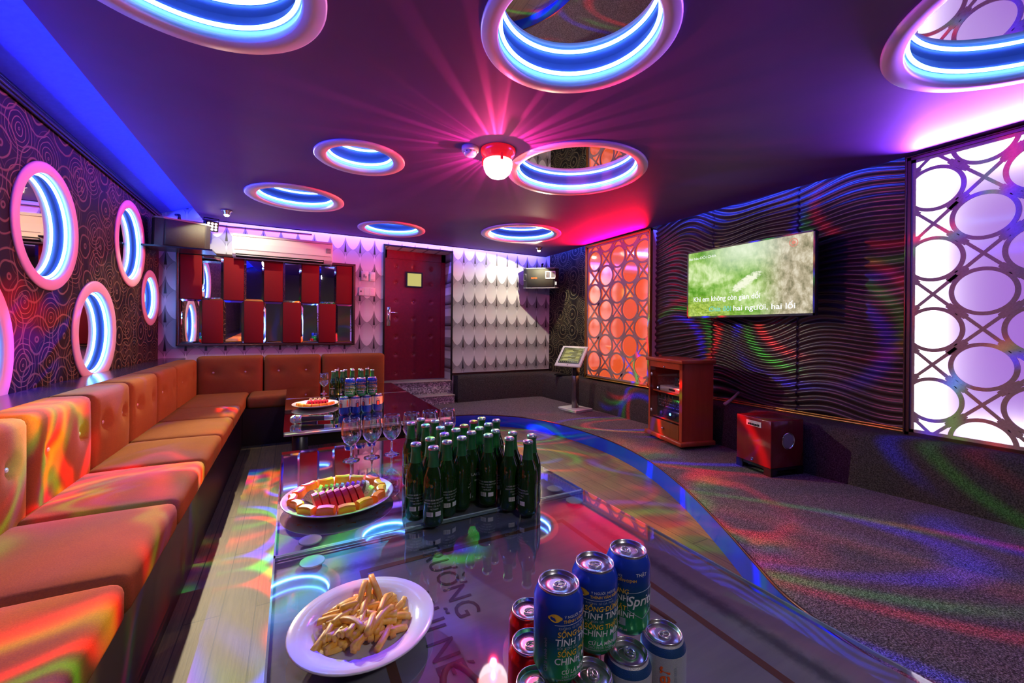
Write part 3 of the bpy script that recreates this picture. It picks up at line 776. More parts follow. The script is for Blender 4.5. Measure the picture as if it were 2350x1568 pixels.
# plates
M_plate = mat('white_china', (.80,.80,.82), .12, spec=.6, coat=.3)
t = thing('dinner_plate', 'round white rimmed plate of french fries on the front table', 'plate', (.125,.812,ZT), 0)
b = MB(); b.lathe([(0,.006),(.072,.006),(.084,.012),(.090,.022),(.128,.030),(.130,.0285),(.129,.026),(.088,.016),(.080,.003),(.070,0),(0,0)], 64); b.obj('plate_body', M_plate, t)
def fry_fn(t, b):
    co = ocoord(t); n = t.noise(co, 55, 3, .6); t.l.new(t.ramp(n, [(.3,(.85,.40,.03)),(.55,(.95,.58,.08)),(.75,(.96,.70,.18))]), b.inputs['Base Color'])
M_fry = mat('french_fry', rough=.45, spec=.4, fn=fry_fn)
fm = []
for L, bend in ((.062,.004),(.05,.0),(.07,.008),(.04,.002),(.055,-.006)):
    b = bmesh.new(); bmesh.ops.create_cube(b, size=1)
    for v_ in b.verts: v_.co = (v_.co.x*L, v_.co.y*.0105, v_.co.z*.0100)
    bmesh.ops.subdivide_edges(b, edges=[e for e in b.edges if abs(e.verts[0].co.x-e.verts[1].co.x) > .01], cuts=6)
    bmesh.ops.bevel(b, geom=[e for e in b.edges if abs(e.verts[0].co.x-e.verts[1].co.x) > .001], offset=.0016, segments=1, affect='EDGES')
    for v_ in b.verts: v_.co.z += bend*(1-(v_.co.x/L*2)**2); v_.co.y += .4*bend*math.sin(v_.co.x/L*4)
    m = MB(); m.bm(b, 0, True); b.free(); o = m.obj('french_fry', M_fry); fm.append(o.data); bpy.data.objects.remove(o)
for k in range(110):
    lay = k//42; R = .090*(1-.2*lay); a = rng.uniform(0,2*PI); rr = R*math.sqrt(rng.uniform(0,1))*.77
    if k == 37: rr = .02
    o = bpy.data.objects.new('french_fry', fm[k % 5]); C.objects.link(o)
    o.location = (.125+rr*math.cos(a), .812+rr*math.sin(a), ZT+.0165+.0095*lay+.004*rng.uniform(0,1)+.10*max(0,rr-.055))
    o.rotation_euler = (rng.uniform(-.5,.5), rng.uniform(-.2,.2), rng.normal(.75,.7))
    tag(o, 'golden french fry in the heap on the white rimmed plate', 'french fry', 'french fries heaped on the plate')
for k in range(3):
    o = bpy.data.objects.new('french_fry', fm[k]); C.objects.link(o)
    o.location = (.126+.014*k, .850+.003*k, ZT+.047); o.rotation_euler = (0,-.42,1.1+.25*k)
    tag(o, 'golden french fry in the heap on the white rimmed plate', 'french fry', 'french fries heaped on the plate')
def platter(label, x, y, R):
    t = thing('fruit_platter', label, 'plate', (x,y,ZT), 0)
    b = MB(); b.lathe([(0,.007),(R*.60,.007),(R*.72,.012),(R*.97,.024),(R,.026),(R*1.0,.023),(R*.72,.007),(R*.60,0),(0,0)], 72); b.obj('plate_body', M_plate, t); return t
FX, FY, FR = .145, 1.470, .172
platter('round white plate of arranged fruit on the second table', FX, FY, FR)
def fruit_fn(c1, c2):
    def fn(t, b):
        n = t.noise(ocoord(t), 60, 3, .6); t.l.new(t.mix(n, c1, c2), b.inputs['Base Color'])
    return fn
M_ora = mat('orange_flesh', rough=.5, spec=.5, fn=fruit_fn((.90,.20,.004),(.95,.30,.008)))
M_wat = mat('red_flesh', rough=.55, spec=.5, fn=fruit_fn((.55,.006,.016),(.72,.02,.03)))
M_dra = mat('magenta_skin', rough=.35, fn=fruit_fn((.22,.005,.06),(.36,.01,.11)))
def seed_fn(t, b):
    vo = t.new('ShaderNodeTexVoronoi'); vo.inputs['Scale'].default_value = 260; t.l.new(ocoord(t), vo.inputs['Vector'])
    t.l.new(t.mix(t.smooth(vo.outputs['Distance'], .22, .30), (.02,.015,.02), (.62,.50,.34)), b.inputs['Base Color'])
M_seed = mat('seeded_flesh', rough=.4, fn=seed_fn)
def block(name, L, W, Hh, curve, label, cat, group, loc, rz, m, tilt=0):
    """curved fruit piece: length L bent round, cut ends"""
    b = MB(); n = 8; v = []; f = []
    for i in range(n+1):
        s_ = i/n-.5; x = s_*L; yy = curve*(4*s_*s_-.0)
        for (yo, zo) in ((-W/2,0),(W/2,0),(W/2*.9,Hh*.8),(W*.3,Hh),(-W*.3,Hh),(-W/2*.95,Hh*.85)): v.append((x*(1-.10*(zo/Hh)), yo+yy, zo))
    for i in range(n):
        for k in range(6): f.append((i*6+k, i*6+(k+1)%6, (i+1)*6+(k+1)%6, (i+1)*6+k))
    f.append((0,1,2,3,4,5)); f.append(tuple(n*6+k for k in (5,4,3,2,1,0)))
    b.add(v, f); o = b.obj(name, m); o.location = loc; o.rotation_euler = (tilt,0,rz)
    return tag(o, label, cat, group)
NO = 15
for k in range(NO):
    a = 2*PI*k/NO+.15; r = .127
    r += .006*(k % 2)
    side = 'towards the picture front' if math.sin(a) < -.5 else ('towards the bottles' if math.cos(a) > .5 else ('towards the sofa' if math.cos(a) < -.5 else 'on the far side'))
    block('orange_fruit_piece', .052, .026, .024, .006, 'orange fruit block in the outer ring of the platter, '+side, 'fruit', 'orange fruit pieces round the platter',
          (FX+r*math.cos(a), FY+r*math.sin(a), ZT+.016), a-PI/2, M_ora, -.12)
def wedge(name, label, group, loc, rz, m, L=.075, W=.012, Hh=.042, lean=.35):
    b = MB(); n = 12
    pr = [(L/2*math.cos(PI*i/n), Hh*math.sin(PI*i/n)) for i in range(n+1)]
    v = [(-W/2, x, z) for x, z in pr]+[(W/2, x, z) for x, z in pr]; k = n+1
    b.add(v, [tuple(range(k))[::-1], tuple(range(k,2*k))]+[(i,(i+1)%k,k+(i+1)%k,k+i) for i in range(k)])
    o = b.obj(name, m); o.location = loc; o.rotation_euler = (0, lean, rz); return tag(o, label, 'fruit', group)
for k in range(7):
    wedge('watermelon_slice', 'red melon slice standing in the row at the middle front of the platter', 'red melon slices', (FX-.066+.021*k, FY-.052+.002*k, ZT+.010), .15, M_wat, .072, .016, .050, -.25)
for k in range(9):
    wedge('dragon_fruit_slice', 'dark magenta fruit slice standing in the row behind the red melon', 'magenta fruit slices', (FX-.070+.0165*k, FY+.036-.002*k, ZT+.010), -.2, M_dra if k not in (0,) else M_seed, .06, .009, .044, .4)
for k, (x, y, rz) in enumerate([(-.088,.012,.5),(.084,-.018,-.6),(.075,.035,.3)]):
    wedge('seeded_fruit_slice', 'pale seeded fruit slice at the '+['sofa end of the magenta row','bottle end of the red row','bottle end of the magenta row'][k], 'seeded fruit slices', (FX+x, FY+y, ZT+.010), rz, M_seed, .06, .014, .036, .5)
P2 = (.16,3.32); platter('round white plate of cut fruit on the third table beside the blue cans', P2[0], P2[1], .155)
for k in range(7):
    a = PI+.25+k*.42
    block('orange_fruit_piece', .048, .026, .020, .005, 'yellow-orange fruit piece on the rim of the far platter', 'fruit', 'orange fruit pieces on the far platter', (P2[0]+.11*math.cos(a), P2[1]+.11*math.sin(a), ZT+.015), a-PI/2, M_ora)
for k in range(7):
    wedge('watermelon_slice', 'red fruit slice in the middle of the far platter', 'red fruit slices on the far platter', (P2[0]-.055+.02*k, P2[1]-.02, ZT+.010), .1, M_wat, .07, .013, .04, .3)
for k in range(4):
    wedge('seeded_fruit_slice', 'pale seeded fruit slice at the back of the far platter', 'seeded slices on the far platter', (P2[0]-.04+.03*k, P2[1]+.05, ZT+.010), .1, M_seed, .07, .016, .046, .3)
# microphone lying on the third table
t = thing('microphone', 'handheld microphone with silver mesh head lying on the third table', 'microphone', (0,2.775,ZT+.0015), math.atan2(-.042,.252))
AX = Ry(PI/2)
b = MB(); b.lathe([(0,-.004),(.014,-.001),(.022,.008),(.0255,.022),(.025,.036),(.021,.05)], 28, M=T(0,0,.026) @ AX)
def mesh_fn(t, b):
    x, y, z = t.sep(ocoord(t)); g = t.m('MULTIPLY', t.m('SINE', t.m('MULTIPLY', x, 1500)), t.m('SINE', t.m('MULTIPLY', t.m('ADD', y, z), 1500))); bump(t, b, g, .6, .002)
b.obj('mesh_head', mat('mesh_grille', (.42,.44,.48), .35, .8, fn=mesh_fn), t)
b = MB(); b.lathe([(.0262,.020),(.0272,.022),(.0272,.027),(.0262,.029)], 28, M=T(0,0,.026) @ AX); b.lathe([(.0215,.048),(.023,.050),(.023,.058),(.020,.060)], 28, M=T(0,0,.026) @ AX); b.obj('ring', M_chrome, t)
b = MB(); b.lathe([(.0195,.058),(.018,.10),(.0155,.17),(.0150,.185)], 24, M=T(0,0,.026) @ AX); b.box(.10,.118,-.004,.004,.042,.0445); b.obj('handle', M_blackm, t)
b = MB(); b.lathe([(.0152,.184),(.0158,.187),(.0158,.228),(.0145,.232),(0,.232)], 24, M=T(0,0,.026) @ AX); b.obj('end_sleeve', M_silver, t)

# ------------------------------------------------------------------ end wall: door, mirror panel, air conditioner, switches
t = thing('door_1', 'dark red buttoned leather door at the top of the steps', 'door', (1.10,YB+.25,DZ0), 0); t['kind'] = 'structure'
LW, LH = .745, 1.62
b = bmesh.new(); nx, nz = 60, 120
btn = [(x, z) for z in (.095,.345,.585,.825,1.055,1.30,1.52) for x in (.125,.36,.60) if not (x == .36 and z == 1.30)]
V = [[None]*(nz+1) for _ in range(nx+1)]
for i in range(nx+1):
    for j in range(nz+1):
        x, z = LW*i/nx, LH*j/nz; d = 0
        for bx, bz in btn: d += .012*math.exp(-(((x-bx)**2+(z-bz)**2)/.022**2))
        V[i][j] = b.verts.new((x, d, z))
for i in range(nx):
    for j in range(nz): b.faces.new((V[i][j],V[i+1][j],V[i+1][j+1],V[i][j+1]))
m = MB(); m.bm(b, 0, True); b.free(); m.box(0,LW,.014,.04,0,LH); m.obj('leaf', M_door, t)
for bx, bz in btn:
    m = MB(); m.lathe([(0,.004),(.008,.003),(.012,-.001)], 12, M=T(bx,.010,bz) @ Rx(PI/2)); m.obj('tuft_button', M_door, t)
m = MB(); wx0,wx1,wz0,wz1 = .272,.462,1.268,1.44
for a in ((wx0-.018,wx0,wz0-.018,wz1+.018),(wx1,wx1+.018,wz0-.018,wz1+.018),(wx0,wx1,wz0-.018,wz0),(wx0,wx1,wz1,wz1+.018)): m.box(a[0],a[1],-.016,.01,a[2],a[3])
fo = m.obj('window_frame', M_black, t)
def pane_fn(t, b): pass
m = MB(); m.box(wx0,wx1,-.006,.004,wz0,wz1); m.obj('window_pane', emission('lit_corridor_pane', (.70,.62,.20), .85), fo)
m = MB(); m.rbox(.005,.052,-.012,.004,.725,.975,.004,1); lp = m.obj('lock_plate', M_chrome, t)
m = MB(); m.tube([(.028,-.012,.90),(.028,-.045,.90),(.040,-.052,.90),(.135,-.050,.898)], .008, 10); m.obj('handle', M_chrome, lp)
m = MB(); m.box(-.07,0,-.01,.04,0,1.73); m.box(LW,LW+.06,-.01,.04,0,1.73); m.box(-.07,LW+.06,-.01,.04,LH,1.73); m.obj('door_frame', M_door, t)
m = MB()
for x0,x1,z0,z1 in ((DX0-.022,DX0,.40,DZ1+.02),(DX1,DX1+.022,.40,DZ1+.02),(DX0,DX1,DZ1,DZ1+.02)): m.box(x0,x1,YB-.014,YB+.004,z0,z1)
struct('trim_7', m, M_black, 'thin dark frame round the recessed doorway', 'door frame')
m = MB(); m.box(DX1+.022,XR,YB-.014,YB,.478,.498); m.tube([(DX1+.022,YB-.016,.50),(XR,YB-.016,.50)], .004, 6)
struct('trim_8', m, M_bronze, 'thin moulding under the leaf wallpaper beside the door', 'moulding')

t = thing('mirror_panel', 'framed chequer of red velvet and mirror tiles above the end sofa', 'wall panel', (-.178,YB-.004,1.385), 0)
t.rotation_euler = (math.radians(1.2),0,0)
HW, HH = .853, .485
m = MB()
for x0,x1,z0,z1 in ((-HW,HW,-HH,-HH+.024),(-HW,HW,HH-.024,HH),(-HW,-HW+.024,-HH,HH),(HW-.024,HW,-HH,HH)):
    m.box(x0,x1,-.045,-.012,z0,z1)
for z in (-HH+.012,HH-.012):
    m.tube([(-HW+i*.014, -.047+.004*(i%2), z) for i in range(int(2*HW/.014)+1)], .005, 6)
for x in (-HW+.012,HW-.012):
    m.tube([(x, -.047+.004*(i%2), -HH+i*.014) for i in range(int(2*HH/.014)+1)], .005, 6)
m.obj('frame', M_bronze, t)
m = MB(); m.box(-HW+.01,HW-.01,-.016,-.012,-HH+.01,HH-.01); m.obj('backing', M_blackm, t)
cw = (2*HW-.056)/9; ch = (2*HH-.056)/2
for r in (0,1):
    for c in range(9):
        x0 = -HW+.028+c*cw; z0 = -HH+.028+(1-r)*ch; x1, z1 = x0+cw-.003, z0+ch-.003; m = MB()
        if (c+r) % 2 == 0:
            m.rbox(x0,x1,-.036,-.016,z0,z1,.008,2); m.obj('velvet_tile', M_redfab, t)
        else:
            k = .020
            tx, tz = rng.uniform(-.0012,.0012,2)
            q = [(x0,-.022,z0),(x1,-.022,z0),(x1,-.022,z1),(x0,-.022,z1),(x0+k,-.026+tx,z0+k),(x1-k,-.026-tx,z0+k),(x1-k,-.026-tx+tz,z1-k),(x0+k,-.026+tx+tz,z1-k)]
            m.add(q, [(4,5,6,7),(0,1,5,4),(1,2,6,5),(2,3,7,6),(3,0,4,7)]); m.obj('mirror_tile', M_mirror, t)

t = thing('air_conditioner', 'white split air conditioner mounted above the mirror panel', 'air conditioner', (-.07,YB,1.95), 0)
pr = [(0,.135),(-.13,.138),(-.165,.128),(-.195,.10),(-.205,.03),(-.203,-.045),(-.188,-.085),(-.150,-.115),(-.075,-.122),(-.062,-.066),(0,-.066)]
m = MB(); k = len(pr); A = .478
m.add([(-A,y,z) for y,z in pr]+[(A,y,z) for y,z in pr], [tuple(range(k)),tuple(range(2*k-1,k-1,-1))]+[(i,k+i,k+(i+1)%k,(i+1)%k) for i in range(k)])
o = m.obj('housing', M_white, t); mo = o.modifiers.new('soft', 'BEVEL'); mo.width = .006; mo.segments = 2; mo.limit_method = 'ANGLE'
m = MB(); m.box(-A+.02,A-.02,-.2075,-.20,-.043,-.038); m.box(-A+.004,A-.004,-.206,-.18,.098,.1005); m.obj('panel_seam', M_grey, t)
m = MB(); m.add([(-A+.03,-.192,-.083),(A-.09,-.192,-.083),(A-.09,-.150,-.119),(-A+.03,-.150,-.119)], [(0,1,2,3)]); m.obj('air_outlet', M_black, t)
m = MB(); m.box(-A+.035,A-.095,-.205,-.175,-.103,-.098); m.obj('vane', M_white, t)
m = MB(); m.box(A-.065,A-.022,-.2085,-.2055,-.005,.05)
m.obj('energy_sticker', mat('sticker_grey', (.13,.14,.16), .4), t)
m = MB()
for q in range(4): m.box(A-.060,A-.027,-.2092,-.2084,.002+.011*q,.006+.011*q)
m.obj('sticker_print', M_wht, t)

def plate(name, x0, x1, z0, z1, label, parts):
    t = thing(name, label, 'switch', ((x0+x1)/2,YB,(z0+z1)/2), 0)
    w, h = (x1-x0)/2, (z1-z0)/2
    m = MB(); m.rbox(-w,w,-.010,0,-h,h,.003,1); m.obj('cover', M_white, t)
    parts(t, w, h)
def p1(t,w,h):
    m = MB(); m.box(-.018,.004,-.0115,-.009,-.02,.018); m.obj('display', M_grey, t)
    m = MB(); m.box(.010,.018,-.013,-.009,-.03,.0); m.obj('slider', M_blackm, t)
def p2(t,w,h):
    m = MB(); m.box(-w*.6,w*.6,-.0125,-.009,-.03,.03); m.obj('rocker', M_white, t)
def p3(t,w,h):
    for i in range(3):
        m = MB(); m.box(-w+.008+i*.062,-w+.062+i*.062,-.0125,-.009,-h+.01,h-.01); m.obj('rocker', M_white, t)
    m = MB(); m.box(-w+.022,-w+.034,-.0135,-.012,-.008,.012); m.obj('indicator', M_blackm, t)
    for i in range(3):
        m = MB(); m.box(w-.05,w-.02,-.0135,-.012,-.03+.025*i,-.018+.025*i); m.obj('key', M_silver, t)
plate('wall_switch', .745,.830,1.685,1.800,'white wall control with a small grey display, upper of the pair by the door', p1)
plate('wall_switch', .845,.912,1.68,1.795,'plain narrow white switch beside the display control by the door', p2)
plate('wall_switch', .717,.914,1.497,1.602,'wide white three gang switch below the other wall controls', p3)

# ------------------------------------------------------------------ lit lattice panels
def inside_cut(poly, y0, y1, z0, z1):
    def clip(P, ax, lim, keep_less):
        out = []
        for i in range(len(P)):
            a, c = P[i], P[(i+1) % len(P)]
            ia = (a[ax] <= lim) == keep_less or a[ax] == lim; ic = (c[ax] <= lim) == keep_less or c[ax] == lim
            if ia: out.append(a)
            if ia != ic:
                s_ = (lim-a[ax])/(c[ax]-a[ax]); out.append((a[0]+(c[0]-a[0])*s_, a[1]+(c[1]-a[1])*s_))
        return out
    for ax, lim, kl in ((0,y0,False),(0,y1,True),(1,z0,False),(1,z1,True)):
        if len(poly) < 3: return []
        poly = clip(poly, ax, lim, kl)
    return poly if len(poly) >= 3 else []
def lattice_panel(y0, y1, z0, z1, cols, label, sheet_mat, group):
    """cols: list of (y, z of one circle)"""
    cy = (y0+y1)/2
    t = thing('light_panel', label, 'light panel', (XP,cy,z0), 0, group)
    inv = T(-XP,-cy,-z0); fw = .028
    iy0,iy1,iz0,iz1 = y0+fw,y1-fw,z0+fw,z1-fw
    polys = []; R0, R1, SZ = .1145, .1355, .4225
    for ycol, zc in cols:
        z = zc - SZ*math.ceil((zc-z0)/SZ+1)
        while z < z1+.3:
            N = 56
            for i in range(N):
                a, c = 2*PI*i/N, 2*PI*(i+1)/N
                polys.append([(ycol+R0*math.cos(a),z+R0*math.sin(a)),(ycol+R1*math.cos(a),z+R1*math.sin(a)),(ycol+R1*math.cos(c),z+R1*math.sin(c)),(ycol+R0*math.cos(c),z+R0*math.sin(c))])
            # web between this circle and its four diagonal neighbours
            for sy in (-1,1):
                for sz in (-1,1):
                    mx, mz = ycol+sy*.1015, z+sz*.1056; dx, dz = sy*.6925, sz*.7214; px, pz = -dz, dx
                    polys.append([(mx+px*.052-dx*.014,mz+pz*.052-dz*.014),(mx+px*.052+dx*.014,mz+pz*.052+dz*.014),(mx+px*.02+dx*.016,mz+pz*.02+dz*.016),(mx-px*.02+dx*.016,mz-pz*.02+dz*.016),
                                  (mx-px*.052+dx*.014,mz-pz*.052+dz*.014),(mx-px*.052-dx*.014,mz-pz*.052-dz*.014),(mx-px*.02-dx*.016,mz-pz*.02-dz*.016),(mx+px*.02-dx*.016,mz+pz*.02-dz*.016)])
            # X in the gap above
            gz = z+SZ/2
            for sg in (-1,1):
                d = Vector((.1015*sg,.1056)); d.normalize(); p = Vector((-d.y,d.x))*.0085; L_ = .145
                a = Vector((ycol,gz))
                polys.append([tuple(a-d*L_+p),tuple(a+d*L_+p),tuple(a+d*L_-p),tuple(a-d*L_-p)])
            z += SZ
    m = MB()
    for i, P in enumerate(polys):
        P = inside_cut(P, iy0, iy1, iz0, iz1)
        if P:
            e = .00003*(i % 9)
            k = len(P)
            m.add([(XP+.010+e,p[0],p[1]) for p in P]+[(XP+.018,p[0],p[1]) for p in P], [tuple(range(k))]+[(j,(j+1)%k,k+(j+1)%k,k+j) for j in range(k)])
    for a in ((iy0,iy0+.02,iz0,iz1),(iy1-.02,iy1,iz0,iz1),(iy0,iy1,iz0,iz0+.018),(iy0,iy1,iz1-.018,iz1)): m.box(XP+.0098,XP+.018,*a)
    padd(m, 'lattice', M_lattice, t, inv)
    m = MB(); m.add([(XP+.022,iy0,iz0),(XP+.022,iy1,iz0),(XP+.022,iy1,iz1),(XP+.022,iy0,iz1)], [(0,1,2,3)]); padd(m, 'diffuser', sheet_mat, t, inv)
    m = MB()
    for a in ((y0,y0+fw,z0,z1),(y1-fw,y1,z0,z1),(y0,y1,z0,z0+fw),(y0,y1,z1-fw,z1)): m.box(XP,XP+.03,*a)
    for (p, q) in (((y0+.006,z0),(y0+.006,z1)),((y1-.006,z0),(y1-.006,z1)),((y0,z0+.006),(y1,z0+.006)),((y0,z1-.006),(y1,z1-.006))):
        L_ = math.hypot(q[0]-p[0],q[1]-p[1]); n = int(L_/.013)
        m.tube([(XP-.002-.003*(i%2),p[0]+(q[0]-p[0])*i/n,p[1]+(q[1]-p[1])*i/n) for i in range(n+1)], .005, 6)
    padd(m, 'frame', M_gold if y0 > 2 else M_bronze, t, inv)
    m = MB(); 
    for a in ((y0,y0+.012,z0,z1),(y1-.012,y1,z0,z1),(y0,y1,z0,z0+.012),(y0,y1,z1-.012,z1)): m.box(XP+.03,XR-.002,*a)
    padd(m, 'light_box', M_white, t, inv)
    return t
lattice_panel(0.01,1.105,.463,2.198,[(.977,1.547),(.774,1.339),(.571,1.547),(.368,1.339),(.165,1.547)],'violet backlit panel with a lattice of circles and crosses, nearer the picture edge', sheet('violet_acrylic', (.42,.15,.80), .75), 'backlit lattice panels')
lattice_panel(3.165,4.270,.487,2.198,[(4.10,1.554),(3.889,1.346),(3.685,1.554),(3.481,1.346),(3.285,1.554)],'orange and pink backlit panel with a lattice of circles and crosses, beside the corner speaker', sheet('orange_acrylic', (1.0,.12,.03), .75), 'backlit lattice panels')

# wave relief cladding
ny, nz = 420, 560
Y = np.linspace(1.105,3.165,ny); Z = np.linspace(.47,2.33,nz); YY, ZZ = np.meshgrid(Y, Z)
rs = np.random.default_rng(3)
ph = np.zeros_like(YY)
for k in range(7):
    fy, fz, a, p, q = rs.uniform(2.0,9), rs.uniform(1.2,7), rs.uniform(.005,.017), rs.uniform(0,6), rs.uniform(0,6)
    ph += a*np.sin(YY*fy+p+1.4*np.sin(ZZ*fz+q))
amp = .65+.35*np.sin(YY*3.1+2.2*np.sin(ZZ*4.7)+1)
lam = .056
w = np.sin(2*PI*(ZZ+1.7*ph)/lam+1.1*np.sin(YY*2.3+ZZ*9))
w = np.sign(w)*np.abs(w)**.75
h = .014*amp*w
seam = np.zeros_like(h)
for ys_ in (1.755,2.485): seam += .014*np.exp(-((YY-ys_)/.0045)**2)
seam += .010*np.exp(-((ZZ-1.38)/.003)**2)*0
XX = 3.452-h+seam
m = MB(); m.v = list(zip(XX.ravel().tolist(), YY.ravel().tolist(), ZZ.ravel().tolist()))
idx = np.arange(ny*nz).reshape(nz,ny)
q = np.stack([idx[:-1,:-1],idx[:-1,1:],idx[1:,1:],idx[1:,:-1]],-1).reshape(-1,4)
m.f = [tuple(r) for r in q.tolist()]; m.m = [0]*len(m.f); m.s = [True]*len(m.f)
struct('wall_right', m, M_wave, 'dark glossy wave relief cladding behind the television', 'wall cladding')
m = MB(); m.box(XP+.03,3.466,3.166,3.178,.47,2.33); m.box(3.42,3.445,1.105,3.165,.452,.472)
for dz, r in ((.478,.009),(.495,.006)):
    n = 150; m.tube([(3.425-.003*(i%2),1.108+2.055*i/n,dz) for i in range(n+1)], r, 6)
struct('trim_9', m, M_gold, 'gilt beaded moulding along the foot of the wave relief cladding', 'moulding')

# ------------------------------------------------------------------ television
def tv_fn(t):
    co = ocoord(t); x, y, z = t.sep(co); u = t.m('DIVIDE', t.m('MULTIPLY', y, -1.0), 1.01); v = t.m('DIVIDE', z, .56)   # -.5..5
    uv = t.comb(u, v, 0.)
    n1 = t.noise(uv, 3.2, 3, .55, .4); n2 = t.noise(t.vm('MULTIPLY', uv, (3,1.0,1)), 7, 4, .65, .3); n3 = t.noise(uv, 28, 3, .7)
    base = t.ramp(t.m('ADD', t.m('MULTIPLY', n1, .7), t.m('MULTIPLY', n2, .35)), [(.30,(.02,.10,.008)),(.42,(.11,.31,.025)),(.52,(.30,.50,.12)),(.64,(.62,.74,.40)),(.8,(.86,.90,.76))])
    brown = t.ramp(n2, [(.3,(.16,.15,.08)),(.5,(.42,.36,.24)),(.7,(.72,.66,.52))])
    c = t.mix(t.smooth(u, .05, .35), base, brown)
    lime = t.ramp(n3, [(.3,(.05,.12,.01)),(.55,(.38,.50,.06)),(.75,(.75,.78,.35))])
    c = t.mix(t.m('MULTIPLY', t.smooth(v, -.12, -.38), t.m('MULTIPLY', t.smooth(u, .1, -.35), .85)), c, lime)
    pale = t.m('MULTIPLY', t.smooth(v, .0, .45, 0, .55), t.smooth(t.m('ABSOLUTE', t.m('SUBTRACT', u, .02)), .45, .05))
    c = t.mix(pale, c, (.78,.82,.74))
    # the pale grass plume
    a = t.m('ADD', t.m('MULTIPLY', t.m('SUBTRACT', u, .03), .86), t.m('MULTIPLY', t.m('SUBTRACT', v, -.03), .5*.56))
    d = t.m('ADD', t.m('MULTIPLY', t.m('SUBTRACT', u, .03), -.5), t.m('MULTIPLY', t.m('SUBTRACT', v, -.03), .86*.56))
    e = t.m('ADD', t.m('POWER', t.m('DIVIDE', a, .13), 2.0), t.m('POWER', t.m('DIVIDE', d, .035), 2.0))
    c = t.mix(t.smooth(t.m('ADD', e, t.m('ADD', t.m('MULTIPLY', t.m('SUBTRACT', n3, .5), 3.5), t.m('MULTIPLY', t.m('SUBTRACT', n2, .5), 2.0))), 1.4, .3), c, (.78,.80,.62))
    return c
m_scr = bpy.data.materials.new('television_picture'); m_scr.use_nodes = True; tt = NT(m_scr.node_tree); tt.n.clear()
e_ = tt.new('ShaderNodeEmission'); o_ = tt.new('ShaderNodeOutputMaterial'); tt.l.new(tv_fn(tt), e_.inputs[0]); e_.inputs[1].default_value = 1.2; tt.l.new(e_.outputs[0], o_.inputs[0])
t = thing('television', 'flat television with green picture and song words on the wave wall', 'television', (3.22,2.055,1.52), 0)
HWt, HTt = .525, .300
m = MB(); m.rbox(.002,.05,-HWt,HWt,-HTt,HTt,.004,1); m.box(.05,.212,-.12,.12,-.12,.10); m.obj('case', M_black, t)
m = MB()
for y0,y1,z0,z1 in ((-HWt,HWt,HTt-.011,HTt),(-HWt,HWt,-HTt,-HTt+.016),(-HWt,-HWt+.011,-HTt,HTt),(HWt-.011,HWt,-HTt,HTt)): m.box(-.003,.003,y0,y1,z0,z1)
m.obj('bezel', M_black, t)
m = MB(); m.add([(0,HWt-.011,-HTt+.016),(0,-HWt+.011,-HTt+.016),(0,-HWt+.011,HTt-.011),(0,HWt-.011,HTt-.011)], [(0,1,2,3)]); scr = m.obj('screen', m_scr, t)
B_ = lambda y, z: basis((-.0012,y,z),(0,-1,0),(0,0,1),(-1,0,0))
M_sw = emission('screen_white', (1,1,1), 1.1)
for tx, yy, zz, sz, wd, bo in (('Khi em không còn gian dối',.455,-.155,.062,.60,True),('hai người, hai lối',.075,-.245,.060,.475,True),('Bài hát: ĐÔI CHIA',.505,.225,.032,.27,False)):
    m = MB(); put_text(m, tx, sz, B_(yy,zz), 0, 0, 'L', 0, wd, bo); m.obj('song_lettering', M_sw, scr)
m = MB(); put_text(m, 'Chia đôi', .060, basis((-.0012,.30,-.245),(0,-1,0),(0,0,1),(-1,0,0)), 0, 0, 'L', 0, .205, True)
m.obj('sung_lettering', emission('screen_teal', (.25,.75,.62), .9), scr)
m = MB(); m.tube([(-.0012,-.385+.028*math.cos(a),.235+.028*math.sin(a)) for a in [2*PI*i/32 for i in range(32)]], .003, 5, True)
m.add([(-.001,-.385+.020*math.cos(a)*(1 if i%2 else .55),.235+.020*math.sin(a)*(1 if i%2 else .55)) for i,a in enumerate([2*PI*i/20 for i in range(20)])], [tuple(range(20))])
m.obj('channel_logo', emission('screen_red', (.85,.30,.22), .9), scr)

